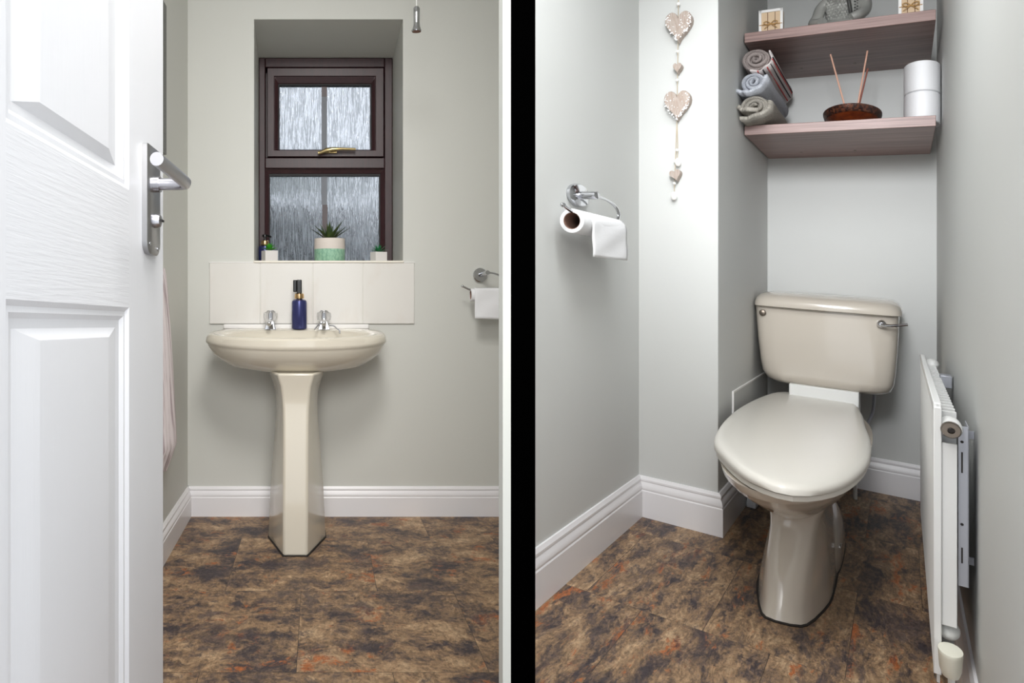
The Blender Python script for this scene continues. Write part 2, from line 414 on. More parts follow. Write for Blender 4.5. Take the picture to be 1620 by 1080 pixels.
# pale door lining at the right of the left room
struct(G().box((795.5-505)/1134*1.0, xa-.0002, 1.0, 1.022, 0, 2.3).build('door_2', 'lining'))

# ================================================================== window
wf = bpy.data.objects.new('window_1', None); COL.objects.link(wf); wf.location = (0, YI, .93); wf['_o'] = (0, YI, .93); struct(wf)
def X(px, y=YI): return wx(px, y)
def Z(py, y=YI): return wz(py, y)
def rectframe(g, o, i, y0, y1, dy_in=0):
    """mitred frame; o,i = (x0,x1,z0,z1); inner edge may sit deeper"""
    for (p, q, yy) in ((o, i, y0),):
        a = [(o[0], y0, o[2]), (o[1], y0, o[2]), (o[1], y0, o[3]), (o[0], y0, o[3])]
        b = [(i[0], y0+dy_in, i[2]), (i[1], y0+dy_in, i[2]), (i[1], y0+dy_in, i[3]), (i[0], y0+dy_in, i[3])]
        c = [(i[0], y1, i[2]), (i[1], y1, i[2]), (i[1], y1, i[3]), (i[0], y1, i[3])]
        d = [(o[0], y1, o[2]), (o[1], y1, o[2]), (o[1], y1, o[3]), (o[0], y1, o[3])]
        fs = []
        for k in range(4):
            l = (k+1) % 4
            fs += [(k, l, 4+l, 4+k), (4+k, 4+l, 8+l, 8+k), (8+k, 8+l, 12+l, 12+k), (12+k, 12+l, l, k)]
        g.add(a+b+c+d, fs)
OF = (X(409.5), X(621), iz0, Z(91))
LO = (X(418), X(609.5), Z(425), Z(264))
UP = (X(421), X(608), Z(248), Z(105))
g = G()
y0, y1 = YI+.004, YI+.07
g.box(OF[0], X(419.5), y0, y1, OF[2], OF[3]); g.box(X(608.5), OF[1], y0, y1, OF[2], OF[3])
g.box(X(419.5), X(608.5), y0, y1, Z(106), OF[3]); g.box(X(419.5), X(608.5), y0, y1, Z(266), Z(249))
g.box(X(419.5), X(608.5), y0, y1, OF[2], Z(430))
g.box(X(417), X(427), YI+.046, YI+.068, Z(250), Z(100)); g.box(X(603), X(611), YI+.046, YI+.068, Z(250), Z(100)); g.box(X(417), X(611), YI+.046, YI+.068, Z(112), Z(100)); g.box(X(417), X(611), YI+.046, YI+.068, Z(252), Z(245))
g.build('window_frame', 'upvc', wf, bevel=.003)
g = G(); rectframe(g, (X(418), X(609), Z(432), Z(264)), (X(425), X(602.5), Z(426), Z(273)), YI+.014, YI+.06, .012)
g.build('glazing_bead', 'upvc', wf, bevel=.0015)
g = G(); rectframe(g, (X(423), X(607), Z(248), Z(108)), (X(434), X(594), Z(238), Z(121)), YI-.006, YI+.05, .0)
rectframe(g, (X(434), X(594), Z(238), Z(121)), (X(440), X(588), Z(235.5), Z(131)), YI+.0, YI+.05, .012)
g.build('opening_sash', 'upvc', wf, bevel=.002)
g = G(); rectframe(g, (X(438), X(590), Z(237), Z(128)), (X(441.5), X(586.5), Z(235.3), Z(133.5)), YI+.016, YI+.045)
rectframe(g, (X(422), X(604.5), Z(428), Z(270)), (X(426.2), X(601), Z(425), Z(276.5)), YI+.029, YI+.055)
g.build('gasket', 'gasket', wf)
for nm, r in (('up', (X(438), X(590), Z(237), Z(128))), ('lo', (X(422), X(604.5), Z(428), Z(270)))):
    G().box(r[0], r[1], YI+.033 if nm == 'up' else YI+.043, YI+.037 if nm == 'up' else YI+.047, r[2], r[3]).build('pane', 'glass', wf)
yb = YI+.030
g = G().box(X(508.7), X(517.5), yb-.002, yb+.0025, Z(237), Z(150)); 
g.build('glazing_bar', 'bar', wf)
G().box(X(508.7), X(517.5), yb-.0025, yb+.003, Z(150), Z(126)).build('glazing_bar', 'upvc', wf)
yb = YI+.040
G().box(X(508.7), X(517.5), yb-.002, yb+.0025, Z(322), Z(274)).build('glazing_bar', 'bar', wf)
G().box(X(509.7), X(518), yb-.0025, yb+.003, Z(426), Z(322)).build('glazing_bar', 'upvc', wf)
# casement handle
yh = YI-.008
h = G().box(X(513), X(533), yh-.012, yh, Z(243.5), Z(237)).build('handle_plate', 'brass', wf, bevel=.002)
G().tube([(X(503.5), yh-.022, Z(244)), (X(509), yh-.024, Z(243)), (X(516), yh-.026, Z(240)), (X(526), yh-.028, Z(238.5)), (X(540), yh-.028, Z(238)), (X(562), yh-.026, Z(238.5))],
         [.008, .007, .010, .009, .006, .0055], 12).build('window_handle', 'brass', wf, smooth=True)
G().tube([(X(521), yh, Z(240)), (X(521), yh-.028, Z(240))], .008, 12).build('handle_spindle', 'brass', wf, smooth=True)
# sill and splashback
struct(G().box(wx(402, D)-.001, wx(638, D)+.001, D-.012, YI+.01, .930, .9385).build('trim_2', 'sill', bevel=.002))
sp = thing('tiled_splashback', 'splashback of four square marbled cream tiles on the wall behind the wash basin', 'tiles', (wx(493, D), D, .70))
tx = [331, 411.7, 494.8, 574, 656]
yt = D-.008
for k in range(4):
    x0, x1 = wx(tx[k]+.6, yt), wx(tx[k+1]-.6, yt)
    G().box(x0, x1, yt, D-.0005, wz(512, yt), wz(415.5, yt)).build('tile', 'tile', sp, bevel=.0015)
G().box(wx(331, yt)+.001, wx(656, yt)-.001, yt+.002, D-.0004, wz(512, yt)+.001, wz(415.5, yt)-.001).build('grout', 'grout', sp)
G().box(wx(330.5, yt), wx(656.5, yt), yt-.001, D-.0004, wz(415.5, yt), wz(414.3, yt)).build('edge_trim', 'siliconew', sp)

# outdoors, seen through the patterned glass
struct(G().box(-2.4, 3.2, D+.42, 8.0, -.26, -.2).build('floor', 'brickout'))
g = thing('neighbouring_outbuilding', 'pale outbuilding with a white fascia seen blurred through the lower window pane', 'building', (-.4, 4.6, -.2))
G().box(-1.6, .16, 4.6, 5.2, -.2, 1.70).build('wall', 'brickout', g)
G().box(-1.62, .18, 4.5, 4.6, 1.365, 1.425).build('fascia', 'whiteout', g)
G().box(-1.6, .10, 4.55, 4.6, -.2, 1.36).build('garage_door', 'hedge', g)
G().box(.12, .26, 4.48, 4.62, -.2, 1.70).build('corner_post', 'whiteout', g)
hd = G(); 
for i in range(26):
    hd.ball((.55+.065*i % 1.7, 5.75+.2*random.random(), .30+1.05*random.random()), .26+.1*random.random(), 12)
for i in range(9): hd.ball((.55+.2*i, 5.85, .08), .28, 12)
hd = hd.build('garden_hedge', 'hedge'); tag(hd, 'dark hedge seen blurred through the right of the lower window pane', 'hedge')

# ================================================================== door
E0 = Vector((-.255, 1.17)); ds = Vector((-.073, -1)).normalized(); dn = Vector((-ds.y, ds.x))
if dn.x < 0: dn = -dn
def TD(p):   # s along the door towards the hinge, n out of its face, z up; the leaf hangs slightly out of level
    q = E0 + ds*p[0] + dn*p[1]
    return Vector((q.x, q.y, p[2] + .0494*p[0]))
door = bpy.data.objects.new('door_1', None); COL.objects.link(door); door.location = TD((.76, 0, .01)); door['_o'] = tuple(TD((.76, 0, .01))); struct(door)
S0, S1 = .0, .74; T_ = -.04
cols = [(.164, .504)]
rows = [(.12, .800), (.965, 1.9)]
cells_s = [0, .164, .504, .60, .74]; cells_z = [.015, .12, .800, .965, 1.9, 2.02]
gv = G(); gh = G(); gp = []
for i in range(4):
    for j in range(5):
        s0, s1, z0, z1 = cells_s[i], cells_s[i+1], cells_z[j], cells_z[j+1]
        if i == 1 and j in (1, 3):
            lv = [(0, 0), (.006, -.0045), (.012, -.0040), (.018, -.0085), (.028, -.0100), (.072 if True else 0, -.0020), (.075, -.0020)]
            pg = G(); R = []
            for ins, n in lv:
                iz = ins*(.56 if ins > .03 else 1)
                R.append([(s0+ins, n, z0+iz), (s1-ins, n, z0+iz), (s1-ins, n, z1-iz), (s0+ins, n, z1-iz)])
            pg.loft(R, False, True); gp.append(pg); continue
        tgt = gh if (i == 1 and j in (0, 2, 4)) else gv
        tgt.add([(s0, 0, z0), (s1, 0, z0), (s1, 0, z1), (s0, 0, z1)], [(0, 1, 2, 3)])
gv.add([(0,0,.015),(.74,0,.015),(.74,T_,.015),(0,T_,.015),(0,0,2.02),(.74,0,2.02),(.74,T_,2.02),(0,T_,2.02)],
       [(0,1,2,3),(4,5,6,7),(1,2,6,5),(2,3,7,6),(3,0,4,7)])
gv.build('door_leaf', 'door', door, TD)
gh.build('rail', 'door_h', door, TD)
for pg in gp: pg.build('door_panel', 'door', door, TD, smooth=True, angle=12)
# lever handle on its long back plate
def rrect(s0, s1, z0, z1, n, r=.018, k=6):
    out = []
    for cx, cz, a in ((s1-r, z1-.004, 0), (s0+r, z1-.004, 90), (s0+r, z0+r, 180), (s1-r, z0+r, 270)):
        for i in range(k+1):
            t = radians(a + 90*i/k); rr = r if cz < .95 else .004
            cx2 = (s1-rr if cx > (s0+s1)/2 else s0+rr); cz2 = (z1-rr if cz > .95 else z0+rr)
            out.append((cx2+rr*cos(t), n, cz2+rr*sin(t)))
    return out
hp = G().loft([rrect(.045, .108, .882, 1.046, 0), rrect(.045, .108, .882, 1.046, .008), rrect(.047, .106, .884, 1.044, .0095)]).build('handle_plate', 'plate', door, TD, smooth=True)
lv = [(.075, .008, .990), (.075, .03, .990), (.075, .050, .990), (.079, .0575, .990), (.088, .060, .990), (.12, .060, .991), (.18, .0595, .992), (.228, .059, .993)]
G().tube(lv, .0092, 20).build('lever_handle', 'steel', door, TD, smooth=True)
G().tube([(.075, .008, .990), (.075, .018, .990)], .0125, 20).build('rose', 'steel', door, TD, smooth=True)
G().lathe((.077, .008, .934), [(.011, 0), (.011, .006), (.009, .011), (.004, .013)], 20, axis='y').build('thumb_turn', 'steel', door, TD, smooth=True)
G().box(.071, .083, .020, .023, .9325, .9355).build('thumb_grip', 'gasket', door, TD)
for s_, z_ in ((.099, .897), (.057, .893)):
    G().lathe((s_, .0088, z_), [(.003, 0), (.003, .0014), (.001, .0018)], 12, axis='y').build('screw', 'chrome', door, TD, smooth=True)

# ================================================================== left wall things
mf = thing('framed_mirror', 'mottled grey framed mirror edge hanging on the left wall just past the door', 'mirror', (XL, 1.9, 1.257))
g = G(); 
def fr(g, y0, y1, z0, z1, t, x0, x1):
    g.box(x0, x1, y0, y0+t, z0, z1); g.box(x0, x1, y1-t, y1, z0, z1); g.box(x0, x1, y0+t, y1-t, z1-t, z1); g.box(x0, x1, y0+t, y1-t, z0, z0+t)
fr(g, 1.45, 2.19, wz(245, 2.19), wz(10, 2.19), .05, XL, XL+.018); g.build('frame', 'glitter', mf)
G().box(XL+.002, XL+.009, 1.5, 2.14, wz(245, 2.19)+.05, wz(10, 2.19)-.05).build('mirror_glass', 'mirror', mf)

# ribbed hanging towel (bulging away from the wall)
tw = thing('hanging_towel', 'blush ribbed towel hanging on the left wall between the door and the skirting corner', 'towel', (XL, 2.1, .30))
def robe(extra, y0, y1, k0, k1, name, m):
    rings = []
    for k in range(k0, k1+1):
        f = k/24; z = .298 + f*.60
        b = .052*(1-f)**.6*(1 - .55*max(0, .12-f)/.12) + .006
        hy = .12
        ring = []
        for j in range(61):
            t = pi*j/60
            rib = .0045*cos(j*1.05)
            zz = z + (.02*abs(cos(t)) if k < 3 else 0)
            ring.append((XL+.0015 + (b+rib+extra)*sin(t)**.7, 2.11 - hy*cos(t), zz))
        rings.append(ring)
    return G().loft(rings, True, True).build(name, m, tw, smooth=True)
robe(0, 0, 1, 0, 24, 'fabric', 'robe')
robe(.0015, 0, 1, 1, 1, 'hem', 'robe2') if False else None

# light pull
pc = thing('light_pull_cord', 'white light pull cord with a bell-shaped chrome handle by the upper right of the window', 'pull cord', (wx(659, 2.2), 2.2, wz(48, 2.2)))
yq = 2.2; cx = wx(659, yq)
G().tube([(cx, yq, 2.3), (cx+.0005, yq, 2.0), (cx, yq, wz(14, yq))], .0016, 8).build('cord', 'white', pc)
G().lathe((cx, yq, wz(50, yq)), [(.0138, 0), (.0150, .003), (.0135, .007), (.0105, .016), (.0095, .03), (.0100, .052), (.0106, .070), (.007, .076)], 24, cap0=False).build('pull_handle', 'chrome', pc, smooth=True)
G().lathe((cx, yq, wz(50, yq)), [(.0132, .0005), (.006, .012)], 24, cap0=False).build('handle_inside', 'core', pc, smooth=True)

# ================================================================== wash basin
bs = thing('wash_basin', 'cream ceramic pedestal wash basin with two chrome taps under the window', 'sink', (-.0775, 2.42, 0))
bcx = -.0775
def brim(z, sx=1, syf=1, inset_back=0, wid=.305, n=72):
    """D-shaped outline: elliptical front, flatter back against the wall"""
    out = []; yc = 2.43
    for i in range(n):
        t = 2*pi*i/n - pi/2
        c, s_ = cos(t), sin(t)
        if s_ <= 0:
            x = math.copysign(abs(c)**(2/2.15), c)*wid*sx; y = yc - abs(s_)**(2/2.15)*.195*syf
        else:
            yy = abs(s_)**(2/3.4); x = math.copysign(abs(c)**(2/3.4), c)*wid*sx*(1-.10*yy**3); y = yc + yy*(.208-inset_back)
        out.append((bcx+x, y, z))
    return out
R = []
# underside up to the rim, over it, down into the bowl
for z, sx, sy, ib in ((.556, .27, .42, .01), (.560, .36, .50, .01), (.564, .50, .56, .005), (.576, .72, .70, 0), (.598, .84, .83, 0), (.618, .925, .92, 0), (.636, .972, .962, 0), (.642, .982, .976, 0), (.646, 1.0, 1.0, 0),
                      (.655, 1.0, 1.003, 0), (.672, .992, 1.0, 0), (.684, .982, .985, 0), (.690, .965, .965, 0), (.691, .93, .92, .003)):
    R.append(brim(z, sx, sy, ib))
def bowl(z, rx, ry, cy):
    out = []
    for i in range(72):
        t = 2*pi*i/72 - pi/2
        out.append((bcx + rx*math.copysign(abs(cos(t))**.9, cos(t)), cy + ry*math.copysign(abs(sin(t))**.9, sin(t)), z))
    return out
R += [bowl(.689, .262, .148, 2.405), bowl(.684, .250, .140, 2.405), bowl(.665, .235, .128, 2.405), bowl(.62, .19, .105, 2.41), bowl(.585, .11, .06, 2.41), bowl(.578, .03, .02, 2.41)]
R = [[(x, y, z + (.011*min(1, abs(x-bcx)/.3)**2.5*max(0, 1-abs(z-.645)/.03) if y < 2.60 else 0)) for x, y, z in ring] for ring in R]
R = [[(x, y, z - (.012*max(0, min(1, (2.60-y)/.36))**1.3 if z > .68 else 0)) for x, y, z in ring] for ring in R]
G().loft(R).build('basin', 'ceramic', bs, smooth=True, angle=50)
G().box(wx(355, D), wx(583, D), D-.026, D-.009, .688, .7055).build('silicone_upstand', 'siliconew', bs, bevel=.004)
G().lathe((bcx, 2.41, .5785), [(.022, 0), (.022, .002), (.012, .003)], 20).build('waste_outlet', 'chrome', bs, smooth=True)
# pedestal, eight sided with a broad front facet
def ped(z, hwid, fw, yf, yc, yb=2.60):
    c = -.0745
    return [(c-fw, yf, z), (c+fw, yf, z), (c+hwid, yc, z), (c+hwid*.98, yc+.06, z), (c+hwid*.8, yb, z), (c-hwid*.8, yb, z), (c-hwid*.98, yc+.06, z), (c-hwid, yc, z)]
P = [ped(0, .0955, .0375, 2.237, 2.405), ped(.09, .0920, .0375, 2.243, 2.402), ped(.18, .0880, .0380, 2.25, 2.40), ped(.30, .0785, .0380, 2.268, 2.392),
     ped(.40, .0705, .0385, 2.282, 2.388), ped(.45, .0680, .0400, 2.290, 2.386), ped(.49, .0700, .0430, 2.288, 2.38), ped(.525, .0775, .047, 2.280, 2.37), ped(.566, .0910, .058, 2.268, 2.35)]
G().loft(P).build('pedestal', 'ceramic', bs, bevel=.007, seg=3)
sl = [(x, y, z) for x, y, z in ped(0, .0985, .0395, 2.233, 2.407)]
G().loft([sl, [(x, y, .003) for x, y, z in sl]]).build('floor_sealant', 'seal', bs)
def tap(cx, label):
    ty = 2.572; z0 = .6885
    t = G().loft([[(cx-.021, ty-.018, z0), (cx+.021, ty-.018, z0), (cx+.021, ty+.018, z0), (cx-.021, ty+.018, z0)],
                  [(cx-.0195, ty-.017, z0+.004), (cx+.0195, ty-.017, z0+.004), (cx+.0195, ty+.017, z0+.004), (cx-.0195, ty+.017, z0+.004)],
                  [(cx-.011, ty-.012, z0+.032), (cx+.011, ty-.012, z0+.032), (cx+.011, ty+.012, z0+.032), (cx-.011, ty+.012, z0+.032)]])
    t.tube([(cx, ty, z0+.026), (cx, ty-.03, z0+.032), (cx, ty-.06, z0+.030), (cx, ty-.078, z0+.022)], [.009, .0095, .009, .008], 16)
    o = t.build('tap', 'chrome', bs, bevel=.002)
    h = G()
    prof = [(.012, -.004), (.021, .000), (.0235, .012), (.0225, .026), (.012, .032)]
    rings = []
    for r, hh in prof:
        rings.append([(cx + r*(1+.07*cos(8*2*pi*i/32))*cos(2*pi*i/32), ty+.004 + r*(1+.07*cos(8*2*pi*i/32))*sin(2*pi*i/32), z0+.034+hh) for i in range(32)])
    hh_ = h.loft(rings).build('tap_handle', 'acrylic', o, smooth=True, angle=30)
    G().lathe((cx, ty+.004, z0+.0665), [(.0135, 0), (.013, .002), (.006, .0025)], 20).build('tap_cap', 'chrome', o, smooth=True)
    G().lathe((cx, ty+.004, z0+.03), [(.007, 0), (.006, .03)], 16).build('tap_spindle', 'chrome', o, smooth=True)
tap(wx(428, 2.575), 'left'); tap(wx(512.5, 2.575), 'right')
# ball chain
ch = G(); xa_, ya_ = wx(507, 2.55), 2.545
path = []
for i in range(34):
    f = i/33
    path.append((wx(522, 2.53) + (wx(537, 2.48)-wx(522, 2.53))*min(1, f*1.5), 2.54-.11*f, .7045 - .004*f - .014*max(0, f-.35)/.65*1.2 + .002*sin(f*9)))
for i in range(16):
    f = i/15
    path.append((wx(508, 2.53) + (wx(498, 2.46)-wx(508, 2.53))*f**.6, 2.545-.10*f, .712-.015*f**.8))
for seg in (path[:34], path[34:]):
    ch = G()
    for p in seg: ch.ball(p, .0026, 8)
    ch.build('plug_chain', 'steel', bs, smooth=True)

# dark bottles
def pump(cx, cy, z0, r, hb, name, label, nozzle=True):
    t = thing(name, label, 'bottle', (cx, cy, z0))
    G().lathe((cx, cy, z0), [(r*.9, 0), (r, .004), (r, hb*.88), (r*.94, hb*.95), (r*.72, hb*.99), (r*.36, hb)], 32).build('body', 'navy', t, smooth=True)
    G().lathe((cx, cy, z0+hb), [(r*.40, 0), (r*.40, .004)], 24).build('neck', 'blackpl', t, smooth=True)
    G().lathe((cx, cy, z0+hb+.003), [(r*.62, 0), (r*.64, .003), (r*.60, .016), (r*.50, .018)], 28).build('collar', 'gold', t, smooth=True)
    return t
bx_, by_ = wx(473.5, 2.57), 2.57
t = pump(bx_, by_, .6912, .0272, .106, 'soap_bottle', 'navy blue pump bottle standing on the basin between the taps')
zt = .6912+.106+.020
G().box(bx_-.009, bx_+.009, by_-.011, by_+.011, zt, zt+.050).build('pump_head', 'blackpl', t, bevel=.003)
G().box(bx_-.026, bx_-.008, by_-.004, by_+.006, zt+.012, zt+.050).build('label_tag', 'steel', t, bevel=.002) if False else G().box(bx_-.022, bx_-.0085, by_-.008, by_+.008, zt+.006, zt+.049).build('nozzle', 'blackpl', t, bevel=.003)
bx2, by2 = wx(419.5, 2.90), 2.89
t = pump(bx2, by2, .9385, .0265, .070, 'soap_bottle', 'navy pump bottle in the left corner of the window sill')
zt = .9385+.070+.020
G().lathe((bx2, by2, zt), [(.005, 0), (.005, .014), (.012, .015), (.012, .024), (.004, .026)], 20).build('pump_head', 'blackpl', t, smooth=True)
G().tube([(bx2, by2, zt+.019), (bx2+.012, by2-.008, zt+.020), (bx2+.026, by2-.014, zt+.014)], .004, 10).build('nozzle', 'blackpl', t, smooth=True)

# plants on the sill
def blade(g, base, ang, tilt, ln, wd, curl=.25, thick=.3):
    n = 7; rings = []
    d = Vector((cos(ang), sin(ang), 0)); side = Vector((-sin(ang), cos(ang), 0))
    for i in range(n):
        f = i/(n-1); t = tilt + curl*f
        p = Vector(base) + d*(ln*f*sin(t)) + Vector((0, 0, ln*f*cos(t)))
        wv = wd*(1-f)**.75*(.75+.9*f*(1-f)) + .0003
        up = Vector((-cos(ang)*cos(t), -sin(ang)*cos(t), sin(t)))
        rings.append([tuple(p+side*wv), tuple(p-up*wv*thick), tuple(p-side*wv), tuple(p+up*wv*thick*.2)])
    g.loft(rings)
py_ = 2.78; pxc = wx(521.5, py_); zb = .9387
pt = thing('potted_succulent', 'spiky succulent in a round cream and mint pot at the middle of the window sill', 'potted plant', (pxc, py_, zb))
r = .059
G().lathe((pxc, py_, zb), [(r*.93, 0), (r, .006), (r*1.01, .049)], 48).build('pot_base', 'potg', pt, smooth=True)
g = G(); rings = []
g.lathe((pxc, py_, zb), [(r*1.005, .048), (r*1.015, .052), (r*1.0, .087), (r*.985, .090), (r*.93, .089), (r*.92, .07)], 48).build('pot_rim', 'potw', pt, smooth=True)
g = G()
for i, (a, tl, ln) in enumerate([(.1, .95, .075), (.5, .45, .07), (.9, .9, .07), (1.5, .5, .06), (2.1, .8, .07), (2.7, .45, .072), (3.05, .95, .078), (3.5, .75, .07), (4.0, .9, .06), (4.7, .35, .065), (5.2, .8, .06), (5.8, .55, .08), (6.1, .8, .07), (1.0, .2, .05), (4.2, .15, .055), (2.9, .2, .052)]):
    blade(g, (pxc+.004*cos(a), py_+.004*sin(a), zb+.083), a, tl*.92, ln*1.22, .0125, .12, .5)
g.build('leaves', 'leafd', pt, smooth=True, angle=60)
def small_pot(px0, px1, pyt, kind, label):
    yc = 2.74; x0, x1 = wx(px0, yc), wx(px1, yc); c = (x0+x1)/2; hh = wz(pyt, yc)-zb; hwid = (x1-x0)/2*.80
    t = thing('small_potted_plant', label, 'potted plant', (c, yc, zb))
    ang = radians(22)
    def sq(s_, z): return [(c+s_*(cos(ang)*u-sin(ang)*v), yc+s_*(sin(ang)*u+cos(ang)*v), z) for u, v in ((-1, -1), (1, -1), (1, 1), (-1, 1))]
    G().loft([sq(hwid, zb), sq(hwid, zb+hh), sq(hwid*.86, zb+hh), sq(hwid*.86, zb+hh-.008)]).build('pot', 'concrete', t, bevel=.0012)
    g = G()
    if kind == 0:
        for k, (nn, tl, ln, wd) in enumerate(((9, 1.1, .033, .011), (7, .7, .029, .010), (5, .3, .024, .009))):
            for i in range(nn): blade(g, (c, yc, zb+hh+.002+.003*k), 2*pi*i/nn+k*.4, tl, ln, wd, .2, .4)
        g.build('leaves', 'leafg', t, smooth=True, angle=60)
    else:
        for k, (nn, tl, ln) in enumerate(((8, 1.15, .040), (7, .75, .038), (5, .35, .034))):
            for i in range(nn): blade(g, (c, yc, zb+hh-.002), 2*pi*i/nn+k*.5, tl, ln, .005, .1, .5)
        g.build('leaves', 'leafm', t, smooth=True, angle=60)
small_pot(413.5, 439.5, 396.5, 0, 'small square concrete pot with a bright green rosette at the left of the window sill')
small_pot(586.5, 611.5, 398.5, 1, 'small square concrete pot with thin dark green spikes at the right of the window sill')

# toilet roll holder and roll, left room
def smooth_pts(P, k=5):
    out = []; P = [Vector(p) for p in P]
    for i in range(len(P)-1):
        a = P[max(i-1, 0)]; b = P[i]; c = P[i+1]; d = P[min(i+2, len(P)-1)]
        for j in range(k):
            t = j/k
            out.append(.5*((2*b)+(-a+c)*t+(2*a-5*b+4*c-d)*t*t+(-a+3*b-3*c+d)*t**3))
    out.append(P[-1]); return [tuple(p) for p in out]
ho = thing('toilet_roll_holder', 'chrome ring toilet roll holder on the window wall beside the door lining', 'toilet roll holder', (wx(759, D), D, wz(435, D)))
hx, hz = wx(759, D), wz(435, D)
G().lathe((hx, D, hz), [(.026, -.001), (.026, -.010), (.023, -.013), (.010, -.014)], 32, axis='y').build('wall_plate', 'chrome', ho, smooth=True)
yy = D-.075; ex, ez = wx(771, yy), wz(431, yy)
G().tube([(hx, D-.012, hz), (ex, yy-.006, ez)], .008, 20).build('post', 'chrome', ho, smooth=True)
P = smooth_pts([(ex, yy, ez), (wx(782, yy), yy, wz(432.5, yy)), (wx(792, yy), yy, wz(437, yy)), (wx(797, yy), yy, wz(446, yy)), (wx(797, yy), yy, wz(453, yy)), (wx(793, yy), yy-.003, wz(459, yy)),
                (wx(786, yy), yy-.004, wz(461, yy)), (wx(760, yy), yy-.004, wz(460, yy)), (wx(743, yy), yy-.004, wz(458, yy)), (wx(736, yy), yy-.004, wz(455, yy)), (wx(731, yy), yy-.004, wz(452.5, yy))])
G().tube(P, .0036, 12).build('ring_arm', 'chrome', ho, smooth=True)
G().ball((wx(731, yy), yy-.004, wz(452.5, yy)), .0052, 12).build('end_cap', 'chrome', ho, smooth=True)
tr = thing('toilet_roll', 'nearly used white toilet roll on the holder right of the basin, its sheet hanging down', 'toilet roll', (wx(768, yy), yy, .78))
rc = (wx(744, yy), yy-.004, wz(466.5, yy))
def roll(t, c, L_, r, ri, T=TL, axis='x', sx=1, sy=1, hang=0, x_in=.003, hx0=0):
    g = G()
    g.lathe(c, [(ri, 0), (r*.97, 0), (r, .001), (r, L_-.001), (r*.97, L_), (ri, L_), (ri, L_*.5), (ri, 0)], 40, sx, sy, axis, False, False)
    g.build('paper', 'paper', t, T, smooth=True)
    G().lathe(c, [(ri, .001), (ri, L_-.001), (ri*.94, L_-.001), (ri*.94, .001), (ri, .001)], 32, sx, sy, axis, False, False).build('cardboard_core', 'core', t, T, smooth=True)
roll(tr, rc, wx(792, yy)-rc[0], .0225, .0165)
g = G(); rows_ = []
for k in range(13):
    f = k/12; z = wz(459, yy) - f*(wz(459, yy)-wz(503, yy)); rows_.append([(wx(748.5, yy)+ (wx(792, yy)-wx(748.5, yy))*i/12, yy-.0275-.0015*sin(f*7+i*.4)-.002*f, z - .004*i/12*f) for i in range(13)])
rows_.insert(0, [(x, yy-.022, z+.006) for x, y, z in rows_[0]]); rows_.insert(0, [(x, yy-.008, z+.0035) for x, y, z in rows_[0]])
g.loft(rows_, False, False, closed=False).build('loose_sheet', 'paper', tr, smooth=True, solid=.0012)

# ================================================================== RIGHT ROOM, shell
BA, BB, BR = .261, 1.174, .869
HC = 2.3
g = G(); k0 = -1.95
# polygon floor: right of the divider
pts = [(-.02, 1.19), (BR+.02, 1.19), (BR+.02, -2.3), (.60, -2.3), (-.02, -1.02)]
Mi = Matrix((U, V, W)).transposed().inverted()
def inv(x, y, z=0): return Mi @ (Vector((x, y, z))-A0)
q1 = inv(p0.x+.012, 1.0); 
pts = [(-.03, 1.19), (BR+.03, 1.19), (BR+.03, -2.2), (q1[0]+.02, -2.2), (q1[0], q1[1]), (-.03, -.98)]
n = len(pts)
g.add([(x, y, 0) for x, y in pts]+[(x, y, -.05) for x, y in pts], [tuple(range(n)), tuple(range(2*n-1, n-1, -1))]+[(i, i+n, (i+1) % n+n, (i+1) % n) for i in range(n)])
struct(g.build('floor', 'floorR', T=TR))
g = G(); g.add([(x, y, HC) for x, y in pts]+[(x, y, HC+.05) for x, y in pts], [tuple(range(n-1, -1, -1)), tuple(range(n, 2*n))]+[(i, (i+1) % n, (i+1) % n+n, i+n) for i in range(n)])
struct(g.build('ceiling', 'ceiling', T=TR))
struct(G().box(-.03, 0, -.995, .0, 0, HC).build('wall_left', 'wallR', T=TR))
struct(G().box(-.03, BA, 0, BB+.04, 0, HC).build('wall_front', 'wallR', T=TR, bevel=.003))
struct(G().box(BA, BR, BB, BB+.04, 0, HC).build('wall_back', 'wallR', T=TR))
struct(G().box(BR, BR+.04, -2.2, BB+.04, 0, HC).build('wall_right', 'wallR', T=TR))
pr = skprof(.148, .017)
struct(G().sweep([(0, -1.005), (0, 0), (BA, 0), (BA, BB), (BR, BB), (BR, -2.2)], pr).build('baseboard_right', 'skirt', T=TR, smooth=True, angle=25))
# pale access panel on the alcove's left cheek
ap = G().box(BA, BA+.004, .262, 1.12, .150, .468).build('access_panel', 'wallR', T=TR)
tag(ap, 'painted rectangular access panel low on the alcove side behind the toilet', 'panel')
ap2 = G(); ap2.box(BA+.0005, BA+.0062, .256, .266, .15, .472); ap2.box(BA+.0005, BA+.0062, .266, 1.12, .465, .472)
ap2.build('panel_edge', 'siliconew', ap, T=TR)

# ================================================================== shelves
def shelf(c0, c1, label, a0=.2655, a1=.8478):
    s = thing('wall_shelf', label, 'shelf', ((a0+a1)/2, .9, c0), TR, 'floating shelves')
    G().box(a0, a1, .5, BB-.0005, c0, c1).build('board', 'shelf', s, T=TR, bevel=.0015)
    for a in (.41, .60): G().lathe((a, 1.0, c0-.0006), [(.005, -.001), (.005, .001)], 12, 1, 2).build('screw_cover', 'edgew', s, T=TR)
    return s
shelf(1.842, 1.880, 'upper dark walnut floating shelf high in the toilet alcove')
shelf(1.4715, 1.509, 'lower dark walnut floating shelf holding towels, a reed bowl and toilet rolls')
SH = 1.5095; SH2 = 1.8805

